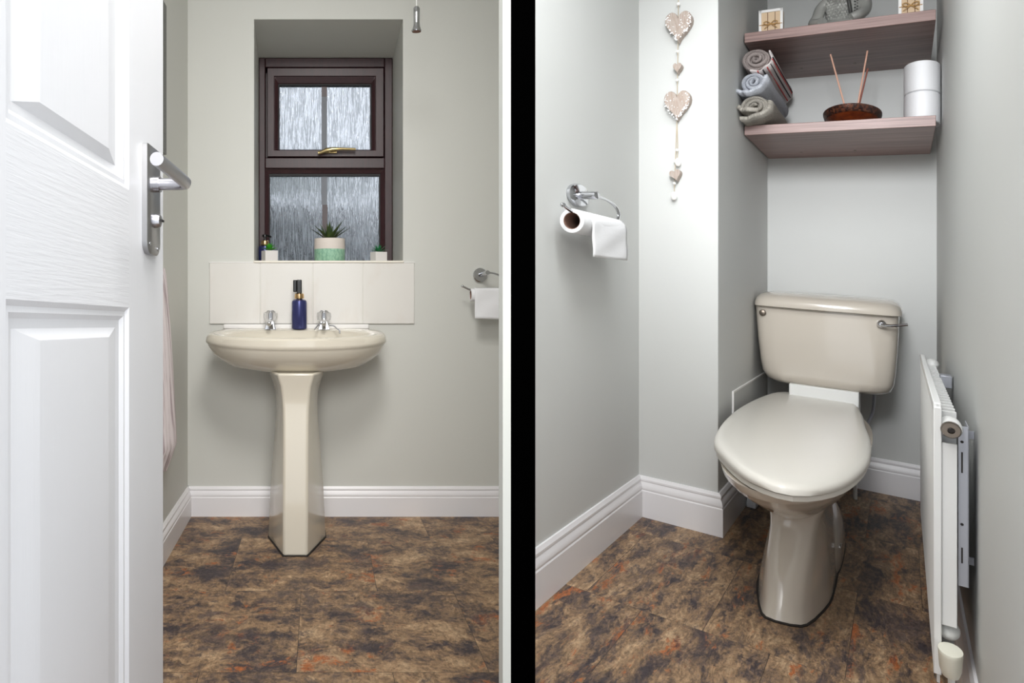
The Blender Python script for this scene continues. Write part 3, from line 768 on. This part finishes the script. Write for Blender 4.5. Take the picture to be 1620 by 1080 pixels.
# rolled towels
def spiral_towel(name, label, ca, cc, r, b0, b1, m, turns=3.2, sq=1.0, rot=0, flap=0):
    t = thing(name, label, 'towel', (ca, (b0+b1)/2, cc-r*sq), TR, 'rolled towels on the lower shelf')
    # body, sagging a little, with soft ends
    n = 44; rings = []
    NB = 16
    for k in range(NB+1):
        f = k/NB; b = b0 + (b1-b0)*f
        e = 1 - .16*(max(0, .10-f)/.10)**2 - .3*(max(0, f-.86)/.14)**2
        rings.append([(ca + r*e*(1+.018*sin(3*u+k*.7)+.012*sin(7*u+k))*cos(u), b, cc + r*sq*e*(1+.02*sin(2*u+k*.5)+.012*sin(6*u-k))*sin(u)) for u in [2*pi*i/n for i in range(n)]])
    G().loft(rings).build('towel_body', m, t, T=TR, smooth=True, angle=70)
    # visible rolled layers on the near end
    g = G(); P_ = []; N_ = int(turns*26)
    for i in range(N_+1):
        f = i/N_; u = rot + 2*pi*turns*f; rr = r*(.10 + .80*f)
        P_.append((ca + rr*cos(u), b0 - .012 - .006*sin(u*1.3) + .022*f*f, cc + rr*sq*sin(u)))
    g.tube(P_, [.0062+.0012*sin(i*.35) for i in range(len(P_))], 8, (1, 2.6, 1)).build('rolled_edge', m, t, T=TR, smooth=True, angle=80)
    return t
def flap(t, pts, b0, b1, m, th=.009, nm='folded_flap'):
    """thick cloth strip following pts in the a-c plane, running from b0 to b1"""
    P_ = smooth_pts([(a, 0, c) for a, c in pts], 5); g = G(); rows = []
    for k in range(9):
        f = k/8; b = b0 + (b1-b0)*f
        rows.append([(p[0]+.0015*sin(k+i*.6), b+.01*sin(i*.5), p[2]+.0015*sin(k*1.3+i)) for i, p in enumerate(P_)])
    return g.loft(rows, False, False, False).build(nm, m, t, T=TR, smooth=True, solid=th, angle=80)

tC = spiral_towel('rolled_towel', 'stone grey rolled terry towel, lowest of the three towels on the shelf', .318, SH+.050, .049, .40, 1.05, 't_stone', 2.4, .94, .6)
flap(tC, [(.270, SH+.003), (.30, SH+.006), (.335, SH+.014), (.362, SH+.034), (.372, SH+.062)], .36, .98, 't_stone', .013)
flap(tC, [(.266, SH+.046), (.283, SH+.034), (.305, SH+.032), (.330, SH+.028)], .34, .60, 't_stone', .014)
tB = spiral_towel('rolled_towel', 'pale blue-grey rolled terry towel, the middle one of the three on the shelf', .312, SH+.144, .045, .40, 1.05, 't_blue', 2.8, .98, 1.5)
flap(tB, [(.262, SH+.106), (.280, SH+.103), (.30, SH+.098), (.330, SH+.112), (.354, SH+.132), (.358, SH+.158)], .34, 1.0, 't_blue', .011)
tA = spiral_towel('rolled_towel', 'mauve-grey rolled towel with a red and black stitched border, topmost of the three', .318, SH+.238, .050, .42, 1.05, 't_mauve', 2.4, .92, 2.2)
bd = flap(tA, [(.300, SH+.1920), (.335, SH+.1900), (.360, SH+.204), (.3715, SH+.232), (.366, SH+.258)], .39, 1.05, 'cloth_band', .005, 'stitched_border')
P_ = smooth_pts([(.300, 0, SH+.1885), (.335, 0, SH+.1868), (.363, 0, SH+.2025), (.3752, 0, SH+.232)], 4)
for jj, i0 in enumerate([3, 5, 7, 9, 11, 12]):
    p = P_[i0]; q = G()
    for k in range(30):
        b = .392+.021*k
        q.box(p[0]-.0019, p[0]+.0019, b, b+.012, p[2]-.0019, p[2]+.0025)
    q.build('stitch_row', 'st_red' if jj % 2 == 0 else 'st_blk', bd, T=TR)

# reed bowl
bc = (.6015, .76)
bw = thing('reed_bowl', 'carved dark wooden bowl in the middle of the lower shelf', 'bowl', (bc[0], bc[1], SH), TR)
SY = 2.45
G().lathe((bc[0], bc[1], SH), [(.045, .0), (.050, .003), (.073, .026), (.0865, .042)], 48, 1, SY, cap1=False).build('bowl_body', 'bowlin', bw, T=TR, smooth=True)
G().lathe((bc[0], bc[1], SH), [(.0865, .041), (.089, .043), (.0945, .062), (.0945, .068), (.091, .070), (.086, .066), (.070, .040), (.04, .012)], 48, 1, SY, cap0=False).build('carved_band', 'bowlwood', bw, T=TR, smooth=True)
sp_ = thing('diffuser_reeds', 'three peach diffuser reeds standing in the carved bowl', 'reeds', (bc[0], bc[1], SH+.01), TR)
bot = (.602, .70, SH+.012)
for tip, mm in (((.5345, .70, 1.812), 'reed'), ((.651, .72, 1.816), 'reed'), ((.648, .86, 1.780), 'reedr')):
    b_ = (bot[0]+(.008 if tip[0] > .6 else -.004), bot[1], bot[2])
    G().tube([b_, tip], .0030, 10, (1, 1.6, 1)).build('reed', mm, sp_, T=TR, smooth=True)

# spare toilet rolls
def spare(c0, label):
    t = thing('spare_toilet_roll', label, 'toilet roll', (.8135, .70, c0), TR, 'spare toilet rolls')
    g = G(); g.lathe((.8135, .70, c0), [(.016, 0), (.050, 0), (.0528, .003), (.0532, .055), (.0528, .107), (.050, .110), (.016, .110), (.016, 0)], 48, 1, 2.0, 'z', False, False)
    g.build('paper', 'paper', t, T=TR, smooth=True)
    G().lathe((.8135, .70, c0), [(.0158, .002), (.0158, .108), (.0148, .108), (.0148, .002), (.0158, .002)], 24, 1, 2.0, 'z', False, False).build('cardboard_core', 'core', t, T=TR, smooth=True)
    return t
s1 = spare(SH, 'spare white toilet roll at the right end of the shelf, bottom of two')
dup(s1, W*.111, 'spare white toilet roll at the right end of the shelf, on top of another')

# box frames on the top shelf
def boxframe(a0, a1, b0, label):
    h = .108; c0 = SH2
    t = thing('block_frame', label, 'frame', ((a0+a1)/2, b0+.02, c0), TR, 'small slatted block frames')
    G().box(a0, a1, b0, b0+.05, c0, c0+h).build('block', 'slat', t, T=TR)
    g = G(); w_ = .007
    g.box(a0-.002, a0+w_, b0-.006, b0+.01, c0, c0+h+.003); g.box(a1-w_, a1+.002, b0-.006, b0+.01, c0, c0+h+.003)
    g.box(a0, a1, b0-.006, b0+.01, c0+h-w_, c0+h+.003); g.box(a0, a1, b0-.006, b0+.01, c0, c0+w_)
    g.build('white_border', 'frame', t, T=TR)
    for f in (.36, .68): G().box(a0+(a1-a0)*f-.001, a0+(a1-a0)*f+.001, b0-.0015, b0+.001, c0+.01, c0+h-.008).build('groove', 'brown', t, T=TR)
    m_ = (a0+a1)/2; bc_ = c0+.052
    g = G()
    for sg in (-1, 1):
        g.tube(smooth_pts([(m_, b0-.008, bc_), (m_+sg*.012, b0-.012, bc_+.010), (m_+sg*.024, b0-.012, bc_+.006), (m_+sg*.014, b0-.012, bc_-.003), (m_, b0-.008, bc_)]), .0016, 6)
        g.tube([(m_, b0-.008, bc_), (m_+sg*.014, b0-.012, bc_-.012), (m_+sg*.022, b0-.010, bc_-.018)], .0014, 6)
    g.tube([(a0, b0-.007, bc_-.002), (m_, b0-.008, bc_), (a1, b0-.007, bc_-.002)], .0015, 6)
    g.build('raffia_bow', 'raffia', t, T=TR, smooth=True)
    return t
f1 = boxframe(.3045, .3835, .60, 'small white-edged slatted block with a raffia bow at the left of the upper shelf')
boxframe(.7475, .8135, .60, 'small white-edged slatted block with a raffia bow at the right of the upper shelf')

# silver figure on the top shelf
st = thing('silver_figure', 'antique silver seated figure ornament in the middle of the upper shelf', 'ornament', (.572, .74, SH2), TR)
g = G(); rings = []
sx0 = .577; by0 = .72
for z, rx, ry, dx in ((0, .098, .14, 0), (.012, .102, .15, 0), (.03, .095, .14, 0), (.042, .072, .10, 0), (.06, .064, .09, .003), (.10, .068, .095, .005), (.13, .066, .09, .005), (.150, .052, .075, .005), (.163, .030, .05, .005), (.170, .020, .035, .005), (.185, .018, .032, .005)):
    rings.append(sup(sx0+dx, by0, rx, ry, SH2+z, 40, 2.3))
g.loft(rings).build('body', 'silver', st, T=TR, smooth=True, angle=60)
g = G()
g.tube(smooth_pts([(sx0-.045, by0-.02, SH2+.148), (sx0-.072, by0-.04, SH2+.11), (sx0-.082, by0-.07, SH2+.065), (sx0-.090, by0-.1, SH2+.035), (sx0-.06, by0-.14, SH2+.025)]), .020, 14, (1, 1.6, 1)).build('arm', 'silver', st, T=TR, smooth=True)
G().tube(smooth_pts([(sx0+.052, by0-.02, SH2+.148), (sx0+.070, by0-.04, SH2+.115), (sx0+.068, by0-.08, SH2+.07), (sx0+.05, by0-.13, SH2+.04), (sx0+.03, by0-.14, SH2+.028)]), .019, 14, (1, 1.6, 1)).build('arm', 'silver', st, T=TR, smooth=True)
g = G(); rings = []
for z, rx in ((0, .017), (.01, .027), (.025, .033), (.045, .035), (.06, .031), (.072, .020), (.08, .014), (.09, .012), (.097, .005)):
    rings.append(sup(sx0+.005, by0-.008, rx, rx*1.4, SH2+.182+z, 28))
g.loft(rings).build('head', 'silver', st, T=TR, smooth=True, angle=60)
# robe relief: quilted lozenges and bands on the chest
g = G(); gd = G()
def onbody(u, z):   # point on the torso front
    tz = (z-.05)/.1; rx = .067; ry = .095
    return (sx0+.004 + rx*sin(u), by0 - ry*cos(u), SH2+z)
for i in range(7):
    for j in range(9):
        u = -.95+.17*i + (.085 if j % 2 else 0); z = .052+.0105*j
        if u > .22 - (z-.05)*1.5: continue
        p = onbody(u, z); g.add([(p[0]-.0062, p[1]-.002, p[2]), (p[0], p[1]-.003, p[2]-.0075), (p[0]+.0062, p[1]-.002, p[2]), (p[0], p[1]-.003, p[2]+.0075), (p[0], p[1]-.008, p[2])], [(0, 1, 4), (1, 2, 4), (2, 3, 4), (3, 0, 4)])
g.build('quilted_robe', 'silver', st, T=TR)
for off in (.30, .42, .72):
    pts_ = [onbody(off+.35*(z-.05)/.1*(1 if off > .6 else -.6), z) for z in (.045, .07, .095, .12, .14)]
    gd.tube([(p[0], p[1]-.003, p[2]) for p in pts_], .0032, 8, (1, 1.5, 1))
for i in range(16):
    u = .53+.12*(i % 2); z = .05+.0058*i
    p = onbody(u, z); gd.ball((p[0], p[1]-.002, p[2]), .0042, 8)
gd.build('robe_band', 'silverd', st, T=TR, smooth=True)

# ================================================================== heart garland
hg = thing('heart_garland', 'string of washed wooden hearts and white beads hanging on the chimney breast', 'garland', (.135, 0, 1.16), TR)
bh = -.003
def heart_pts(ca, cc, w_, h_, b, n=36, tilt=0):
    out = []
    for i in range(n):
        t = 2*pi*i/n
        x = 16*sin(t)**3/16; y = (13*cos(t)-5*cos(2*t)-2*cos(3*t)-cos(4*t))
        y = (y+17)/29-.5
        X_ = x*w_/2; Y_ = y*h_
        out.append((ca + X_*cos(tilt)-Y_*sin(tilt), b, cc + X_*sin(tilt)+Y_*cos(tilt)))
    return out
def heart(ca, cc, w_, h_, th=.026, dots=False, tilt=0):
    g = G(); b1_ = bh; b0_ = bh-th
    g.loft([heart_pts(ca, cc, w_*.96, h_*.96, b0_, tilt=tilt), heart_pts(ca, cc, w_, h_, b0_+.003, tilt=tilt), heart_pts(ca, cc, w_, h_, b1_, tilt=tilt)])
    o = g.build('wooden_heart', 'heart', hg, T=TR)
    if dots:
        d = G(); rnd = random.Random(int(cc*100)); k = 0
        while k < 84:
            x = rnd.uniform(-1, 1); y = rnd.uniform(-.5, .45)
            lim = .93*(1 - max(0, -y*2)**1.25) if y < 0 else .93
            if abs(x) > lim or (y > .25 and abs(x) < .25) or (y > .3 and abs(abs(x)-.5) > .35): continue
            edge = abs(x)*.9 + max(0, -y)*1.7
            if edge < .6 and rnd.random() < .9: continue
            d.lathe((ca+x*w_/2, b0_-.0008, cc+y*h_), [(rnd.uniform(.0014, .0028), 0), (.001, -.0012)], 8, axis='y', sx=1); k += 1
        d.build('painted_dots', 'dots', o, T=TR)
    return o
heart(.1415, 1.772, .087, .108, .036, True); heart(.1375, 1.494, .085, .105, .036, True)
heart(.138, 1.627, .028, .036, .036); heart(.132, 1.247, .037, .040, .036, tilt=.25)
g = G(); g.tube([(.139, bh-.018, 2.3), (.1385, bh-.018, 1.84), (.1375, bh-.018, 1.72), (.135, bh-.018, 1.55), (.134, bh-.018, 1.44), (.127, bh-.018, 1.25), (.1245, bh-.018, 1.16)], .0013, 6)
g.tube([(.134, bh-.018, 1.44), (.1365, bh-.018, 1.36), (.1345, bh-.018, 1.29)], .0013, 6)
g.build('string', 'twine', hg, T=TR)
for ca, cc, r in ((.139, 1.858, .0065), (.1355, 1.690, .0055), (.1345, 1.588, .0055), (.1345, 1.339, .0055), (.128, 1.299, .0055), (.1255, 1.221, .0055)):
    G().ball((ca, bh-.018, cc), r, 14).build('bead', 'bead', hg, T=TR, smooth=True)
for ca, cc, tl in ((.1375, 1.296, 0), (.124, 1.176, 0)):
    G().ball((ca, bh-.018, cc), .0125, 16, (.85, .8, 1.25)).build('shell_charm', 'bead', hg, T=TR, smooth=True)

# ================================================================== roll holder, right room
ho = thing('toilet_roll_holder', 'chrome ring toilet roll holder on the grey wall left of the heart garland', 'toilet roll holder', (0, -.65, 1.08), TR)
G().lathe((0, -.655, 1.114), [(.034, .001), (.034, .010), (.031, .014), (.012, .016)], 40, 2.5, 1, 'x').build('wall_plate', 'chrome', ho, T=TR, smooth=True)
G().lathe((0, -.655, 1.114), [(.0115, .012), (.0115, .060), (.0105, .0615)], 28, 2.1, 1, 'x').build('post', 'chrome', ho, T=TR, smooth=True)
aw = .052
P = smooth_pts([(aw, -.62, 1.113), (aw, -.55, 1.112), (aw, -.47, 1.103), (aw, -.425, 1.085), (aw, -.422, 1.068), (aw, -.45, 1.052), (aw, -.50, 1.047), (aw, -.60, 1.047), (aw, -.75, 1.049), (aw, -.82, 1.050), (aw, -.87, 1.056), (aw, -.905, 1.063)])
G().tube(P, .0046, 14, (1, 2.0, 1)).build('ring_arm', 'chrome', ho, T=TR, smooth=True)
G().ball((aw, -.905, 1.063), .0068, 14, (1, 2, 1)).build('end_cap', 'chrome', ho, T=TR, smooth=True)
tr = thing('toilet_roll', 'nearly finished white toilet roll on the holder left of the heart garland, sheet hanging', 'toilet roll', (aw, -.65, .92), TR)
roll(tr, (aw, -.840, 1.0255), .385, .0335, .0232, TR, 'y', 1, 1)
g = G(); rows_ = []
for k in range(15):
    f = k/14; c_ = 1.052 - f*.122
    off = .0005 if k < 3 else .0018
    da = .0345*cos(max(-.9, min(.9, 1.0-(f*.122)/.033)) if k < 5 else 0)
    rows_.append([(aw + (da if k < 5 else .0355) + .0015*sin(f*9+i*.5), -.775+.322*i/14, c_) for i in range(15)])
g.loft(rows_, False, False, closed=False).build('loose_sheet', 'paper', tr, T=TR, smooth=True, solid=.0014)

# ================================================================== toilet
wc = thing('toilet', 'cream close-coupled toilet with closed lid in the alcove', 'toilet', (.51, .1, 0), TR)
def resample(P_, n):
    P_ = [Vector((p[0], p[1], 0)) for p in P_]; m_ = len(P_)
    dense = []
    for i in range(m_):
        a, b, c, d = P_[i-1], P_[i], P_[(i+1) % m_], P_[(i+2) % m_]
        for j in range(12):
            t = j/12; dense.append(.5*((2*b)+(-a+c)*t+(2*a-5*b+4*c-d)*t*t+(-a+3*b-3*c+d)*t**3))
    L_ = [0]
    for i in range(len(dense)): L_.append(L_[-1]+((dense[(i+1) % len(dense)]-dense[i]).x**2*4+(dense[(i+1) % len(dense)]-dense[i]).y**2)**.5)
    out = []
    for k in range(n):
        t = L_[-1]*k/n; i = max(j for j in range(len(dense)) if L_[j] <= t)
        f = (t-L_[i])/max(1e-9, L_[i+1]-L_[i]); p = dense[i].lerp(dense[(i+1) % len(dense)], f); out.append((p.x, p.y))
    return out
LID = [(.400, .815), (.500, .815), (.600, .770), (.640, .520), (.660, .230), (.679, .0), (.687, -.2), (.683, -.42), (.655, -.65), (.613, -.79), (.560, -.862), (.500, -.845), (.446, -.780), (.385, -.645), (.336, -.490), (.306, -.20), (.297, .17), (.316, .54), (.348, .76)]
LO_ = resample(LID, 64); lcx = sum(p[0] for p in LO_)/64; lcy = sum(p[1] for p in LO_)/64
def lring(da, db, c, sink=0): 
    ha, hb = .19, .84
    return [(lcx+(x-lcx)*(1-da/ha), lcy+(y-lcy)*(1-db/hb), c) for x, y in LO_]
G().loft([lring(.006, .015, .404), lring(.0, 0, .408), lring(0, 0, .420), lring(.003, .008, .427), lring(.010, .028, .4315), lring(.03, .08, .433), lring(.10, .40, .434)]).build('lid', 'lid', wc, T=TR, smooth=True, angle=70)
G().loft([lring(.010, .025, .388), lring(.005, .012, .392), lring(.005, .012, .4035)]).build('seat', 'lid', wc, T=TR, smooth=True, angle=40)
# pan: rim, bowl, neck, foot
def panring(c, a0, a1, bf, bb, e=2.3, eb=3):
    return sup((a0+a1)/2, (bf*.45+bb*.55), (a1-a0)/2, 1, c, 48, e, eb) if False else \
        [((a0+a1)/2 + (a1-a0)/2*math.copysign(abs(cos(t))**(2/(e if sin(t) < 0 else eb)), cos(t)),
          (bf+(bb-bf)*.48) + ((bb-bf)*.52 if sin(t) > 0 else (bb-bf)*.48)*math.copysign(abs(sin(t))**(2/(e if sin(t) < 0 else eb)), sin(t)), c) for t in [2*pi*i/56 for i in range(56)]]
RG = [panring(.235, .468, .574, -.40, .40, 2.2), panring(.248, .440, .590, -.480, .48, 2.2), panring(.268, .418, .608, -.550, .56, 2.2), panring(.295, .392, .634, -.625, .66, 2.15), panring(.325, .362, .654, -.710, .72, 2.1),
      panring(.350, .340, .670, -.770, .76, 2.1), panring(.362, .333, .675, -.787, .78, 2.1), panring(.368, .326, .680, -.802, .78, 2.1), panring(.388, .321, .682, -.812, .79, 2.1)]
G().loft(RG).build('pan', 'ceramic2', wc, T=TR, smooth=True, angle=60)
def chaikin(P_, q=.22):
    out = []
    for i in range(len(P_)):
        a, b = Vector(P_[i]), Vector(P_[(i+1) % len(P_)]); out += [tuple(a.lerp(b, q)), tuple(a.lerp(b, 1-q))]
    return out
def pp_(c, al, ar, fl, fr, bf, bm, bb): return chaikin(chaikin([(fl, bf, c), (fr, bf+.02, c), (ar, bm, c), (ar-.004, .1, c), ((al+ar)/2+.03, bb, c), ((al+ar)/2-.03, bb, c), (al+.004, .1, c), (al, bm, c)], .16), .25)
PP = [pp_(0, .421, .602, .466, .561, -.592, -.33, .40), pp_(.04, .425, .598, .471, .556, -.577, -.33, .40), pp_(.10, .434, .592, .470, .559, -.545, -.30, .36), pp_(.16, .444, .585, .469, .563, -.495, -.26, .34),
      pp_(.205, .449, .583, .467, .568, -.455, -.22, .34), pp_(.24, .446, .590, .462, .576, -.440, -.20, .38), pp_(.275, .436, .602, .452, .588, -.46, -.20, .42)]
G().loft(PP).build('pedestal', 'ceramic2', wc, T=TR, smooth=True, angle=60)
# flared foot of the trap behind the neck
FT = [panring(0, .408, .607, -.28, .46, 2.2), panring(.025, .408, .607, -.27, .46, 2.2), panring(.055, .412, .605, -.22, .46, 2.2), panring(.085, .422, .598, -.13, .46, 2.2), panring(.12, .436, .576, .0, .46, 2.2), panring(.17, .448, .560, .10, .48, 2.2), panring(.26, .455, .555, .18, .5, 2.2)]
G().loft(FT).build('trap_foot', 'ceramic2', wc, T=TR, smooth=True, angle=60)
G().lathe((.6035, .04, .055), [(.008, -.002), (.008, .002), (.005, .0035)], 16, 2, 1, 'x').build('floor_bolt_cap', 'chrome', wc, T=TR, smooth=True)
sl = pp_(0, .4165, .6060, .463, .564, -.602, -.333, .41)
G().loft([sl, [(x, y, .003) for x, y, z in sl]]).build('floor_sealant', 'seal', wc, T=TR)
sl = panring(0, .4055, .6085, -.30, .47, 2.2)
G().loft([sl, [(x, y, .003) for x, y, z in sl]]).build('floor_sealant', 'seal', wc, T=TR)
G().box(.395, .625, .70, .86, .386, .478).build('cistern_plinth', 'white', wc, T=TR, bevel=.004)
for a in (.43, .57): G().lathe((a, .79, .43), [(.012, 0), (.012, .02), (.008, .024)], 16, 1, 2).build('hinge', 'lid', wc, T=TR, smooth=True)
# cistern
def cring(c, a0, a1, bf, bb=1.165, e=9, bulge=0):
    out = []; n_ = 60
    for t in [2*pi*i/n_ for i in range(n_)]:
        x = math.copysign(abs(cos(t))**(2/e), cos(t)); y = math.copysign(abs(sin(t))**(2/e), sin(t))
        ff = (bf+bb)/2 + (bb-bf)/2*y
        if y < 0:
            ff -= bulge*(1-x*x)*abs(y)
            # shallow fluted lines either side of the front
            ff += .016*math.exp(-((abs(x)-.56)/.05)**2)*abs(y)**4 if c < .70 else 0
        out.append(((a0+a1)/2 + (a1-a0)/2*x, ff, c))
    return out
CR = [cring(.4650, .405, .640, .80, e=5), cring(.4672, .365, .672, .765, e=5), cring(.474, .325, .708, .740, e=6, bulge=.01), cring(.488, .303, .725, .726, e=7, bulge=.02), cring(.515, .291, .733, .722, bulge=.022), cring(.56, .283, .738, .72, bulge=.022), cring(.65, .274, .744, .72, bulge=.02),
      cring(.72, .269, .747, .72, bulge=.015), cring(.790, .265, .749, .72, bulge=.012)]
G().loft(CR).build('cistern', 'ceramic2', wc, T=TR, smooth=True, angle=50)
CL = [cring(.786, .264, .755, .705, e=8, bulge=.02), cring(.789, .2625, .758, .692, e=8, bulge=.02), cring(.806, .2625, .758, .690, e=7, bulge=.02), cring(.822, .266, .754, .698, e=6, bulge=.02), cring(.836, .275, .746, .722, e=5.5, bulge=.02), cring(.8465, .292, .73, .77, e=5, bulge=.02), cring(.851, .32, .70, .85, e=4), cring(.852, .38, .64, .95, e=4)]
G().loft(CL).build('cistern_lid', 'ceramic2', wc, T=TR, smooth=True, angle=60)
lvz = .7545
G().lathe((.6945, .712, lvz), [(.0150, 0), (.0150, -.012), (.012, -.022), (.006, -.027)], 24, axis='y').build('flush_boss', 'chrome', wc, T=TR, smooth=True)
G().tube(smooth_pts([(.6945, .690, lvz-.002), (.715, .682, lvz-.004), (.745, .678, lvz+.001), (.773, .676, lvz+.007)]), [.0072]*5+[.0062]*5+[.0052]*6, 12, (1, 1.5, 1)).build('flush_lever', 'chrome', wc, T=TR, smooth=True)
G().lathe((.3005, .716, .7585), [(.0125, .004), (.0125, -.004), (.010, -.006)], 24, axis='y').build('cistern_badge', 'brasscap', wc, T=TR, smooth=True)
G().tube(smooth_pts([(.665, 1.0, .47), (.664, 1.02, .42), (.658, 1.03, .36), (.640, 1.04, .30), (.630, 1.05, .20)]), .0055, 12, (1, 1.6, 1)).build('supply_hose', 'galv', wc, T=TR, smooth=True)
# pipes at the floor
pp = G().lathe((.603, .954, 0), [(.0075, 0), (.0075, .34)], 16, 1, 1.6).build('floor_pipe', 'white', T=TR, smooth=True, origin=(.603, .954, 0))
tag(pp, 'short white pipe rising from the floor behind the toilet', 'pipe')
pf = thing('pipe_boot', 'white plastic pipe boot on the floor by the alcove skirting corner left of the toilet', 'pipe', (.296, .49, 0), TR)
G().loft([[(.281, .44, 0), (.314, .44, 0), (.314, .56, 0), (.281, .56, 0)], [(.281, .44, .02), (.314, .44, .02), (.314, .56, .02), (.281, .56, .02)], [(.285, .455, .05), (.309, .455, .05), (.309, .545, .05), (.285, .545, .05)], [(.287, .46, .12), (.305, .46, .12), (.305, .54, .12), (.287, .54, .12)]]).build('boot', 'foot', pf, T=TR, bevel=.003)

# ================================================================== radiator
rd = thing('radiator', 'white panel radiator on the right wall beside the toilet', 'radiator', (.84, -.3, .13), TR)
r0, r1, rb0, rb1 = -.95, .40, .128, .672
g = G()
# front panel with shallow vertical corrugations
N_ = 26; prof = []
for i in range(N_):
    b0_ = r0+.03+(r1-r0-.06)*i/N_; w_ = (r1-r0-.06)/N_
    for f, d in ((0, 0), (.16, 0), (.30, .0035), (.70, .0035), (.84, 0)): prof.append((b0_+w_*f, d))
prof = [(r0, 0)]+prof+[(r1, 0)]
A_ = .8045
rows_ = [[(A_+.003, b, rb0+.0) for b, d in prof], [(A_+d*0, b, rb0+.012) for b, d in prof], [(A_+d, b, rb0+.035) for b, d in prof], [(A_+d, b, rb1-.035) for b, d in prof], [(A_, b, rb1-.02) for b, d in prof], [(A_, b, rb1-.002) for b, d in prof], [(A_+.004, b, rb1) for b, d in prof]]
g.loft(rows_, False, False, False); g.box(A_+.004, A_+.009, r0, r1, rb0, rb1)
g.build('front_panel', 'rad', rd, T=TR)
g = G().box(A_-.001, A_+.011, r0-.012, r0+.002, rb0+.02, rb1-.004); g.box(A_-.001, A_+.011, r0, r1, rb1-.012, rb1+.003); g.build('panel_rim', 'rad', rd, T=TR, bevel=.0015)
g = G()
for i in range(24):
    b = r0+.10+(r1-r0-.16)*i/23
    g.box(A_+.012, .842, b, b+.018, rb0+.06, rb1-.024)
g.box(A_+.012, .838, r0+.06, r1-.05, rb0+.05, rb0+.055)
g.build('convector_fins', 'rad', rd, T=TR)
G().box(A_+.011, .8385, r0-.004, r0+.006, .245, .600).build('side_plate', 'rad', rd, T=TR, bevel=.001)
G().tube([(.812, r0+.03, .630), (.822, r0+.03, .632)], .013, 16, (1, 2, 1)).build('upper_tube', 'rad', rd, T=TR, smooth=True)
G().lathe((.829, r0+.005, .628), [(.0150, .07), (.0185, .04), (.0185, .0), (.0165, -.012)], 28, axis='y').build('upper_valve_body', 'white', rd, T=TR, smooth=True)
G().lathe((.829, r0-.012, .628), [(.0155, .004), (.0155, -.006), (.0135, -.010), (.0060, -.010), (.0055, -.004)], 6*5, axis='y').build('bleed_plug', 'brasscap', rd, T=TR, smooth=True)
G().lathe((.829, r0-.0225, .628), [(.0052, 0), (.004, -.001)], 6, axis='y').build('plug_socket', 'seal', rd, T=TR)
G().ball((.834, r1-.04, .647), .0190, 20, (1, 2.2, 1)).build('far_valve_cap', 'white', rd, T=TR, smooth=True)
G().ball((.827, r0+.035, .225), .0185, 20, (1, 1.6, 1)).build('lower_valve_body', 'white', rd, T=TR, smooth=True)
G().lathe((.8275, r0-.035, .165), [(.013, 0), (.0165, .012), (.0182, .040), (.0186, .046), (.0182, .0475)], 32, 1, 1.9, 'z').build('valve_cap', 'cream_plastic', rd, T=TR, smooth=True)
G().tube([(.829, r0-.035, .168), (.829, r0-.035, .0)], .0055, 12, (1, 1.5, 1)).build('copper_tail', 'white', rd, T=TR, smooth=True)
g = G().box(.8405, .8560, r0+.010, r0+.014, .325, .635); g.box(.8545, .8560, r0+.010, r0+.10, .325, .635); g.box(.8555, .8685, r0+.10, r0+.106, .600, .615); g.box(.8555, .8685, r0+.10, r0+.106, .345, .36)
g.build('wall_bracket', 'galv', rd, T=TR)
g = G().box(.8400, .8660, .10-.2, .16-.2, .62, .655); g.build('wall_bracket', 'galv', rd, T=TR, bevel=.002)
for z0_, z1_ in ((.545, .585), (.37, .40)): G().box(.8448, .8472, r0+.0085, r0+.0105, z0_, z1_).build('bracket_slot', 'seal', rd, T=TR)
for z_ in (.605, .445): G().lathe((.846, r0+.010, z_), [(.0026, 0), (.0026, -.001)], 10, axis='y').build('bolt_hole', 'seal', rd, T=TR)


for o in bpy.data.objects:
    if '_o' in o: del o['_o']
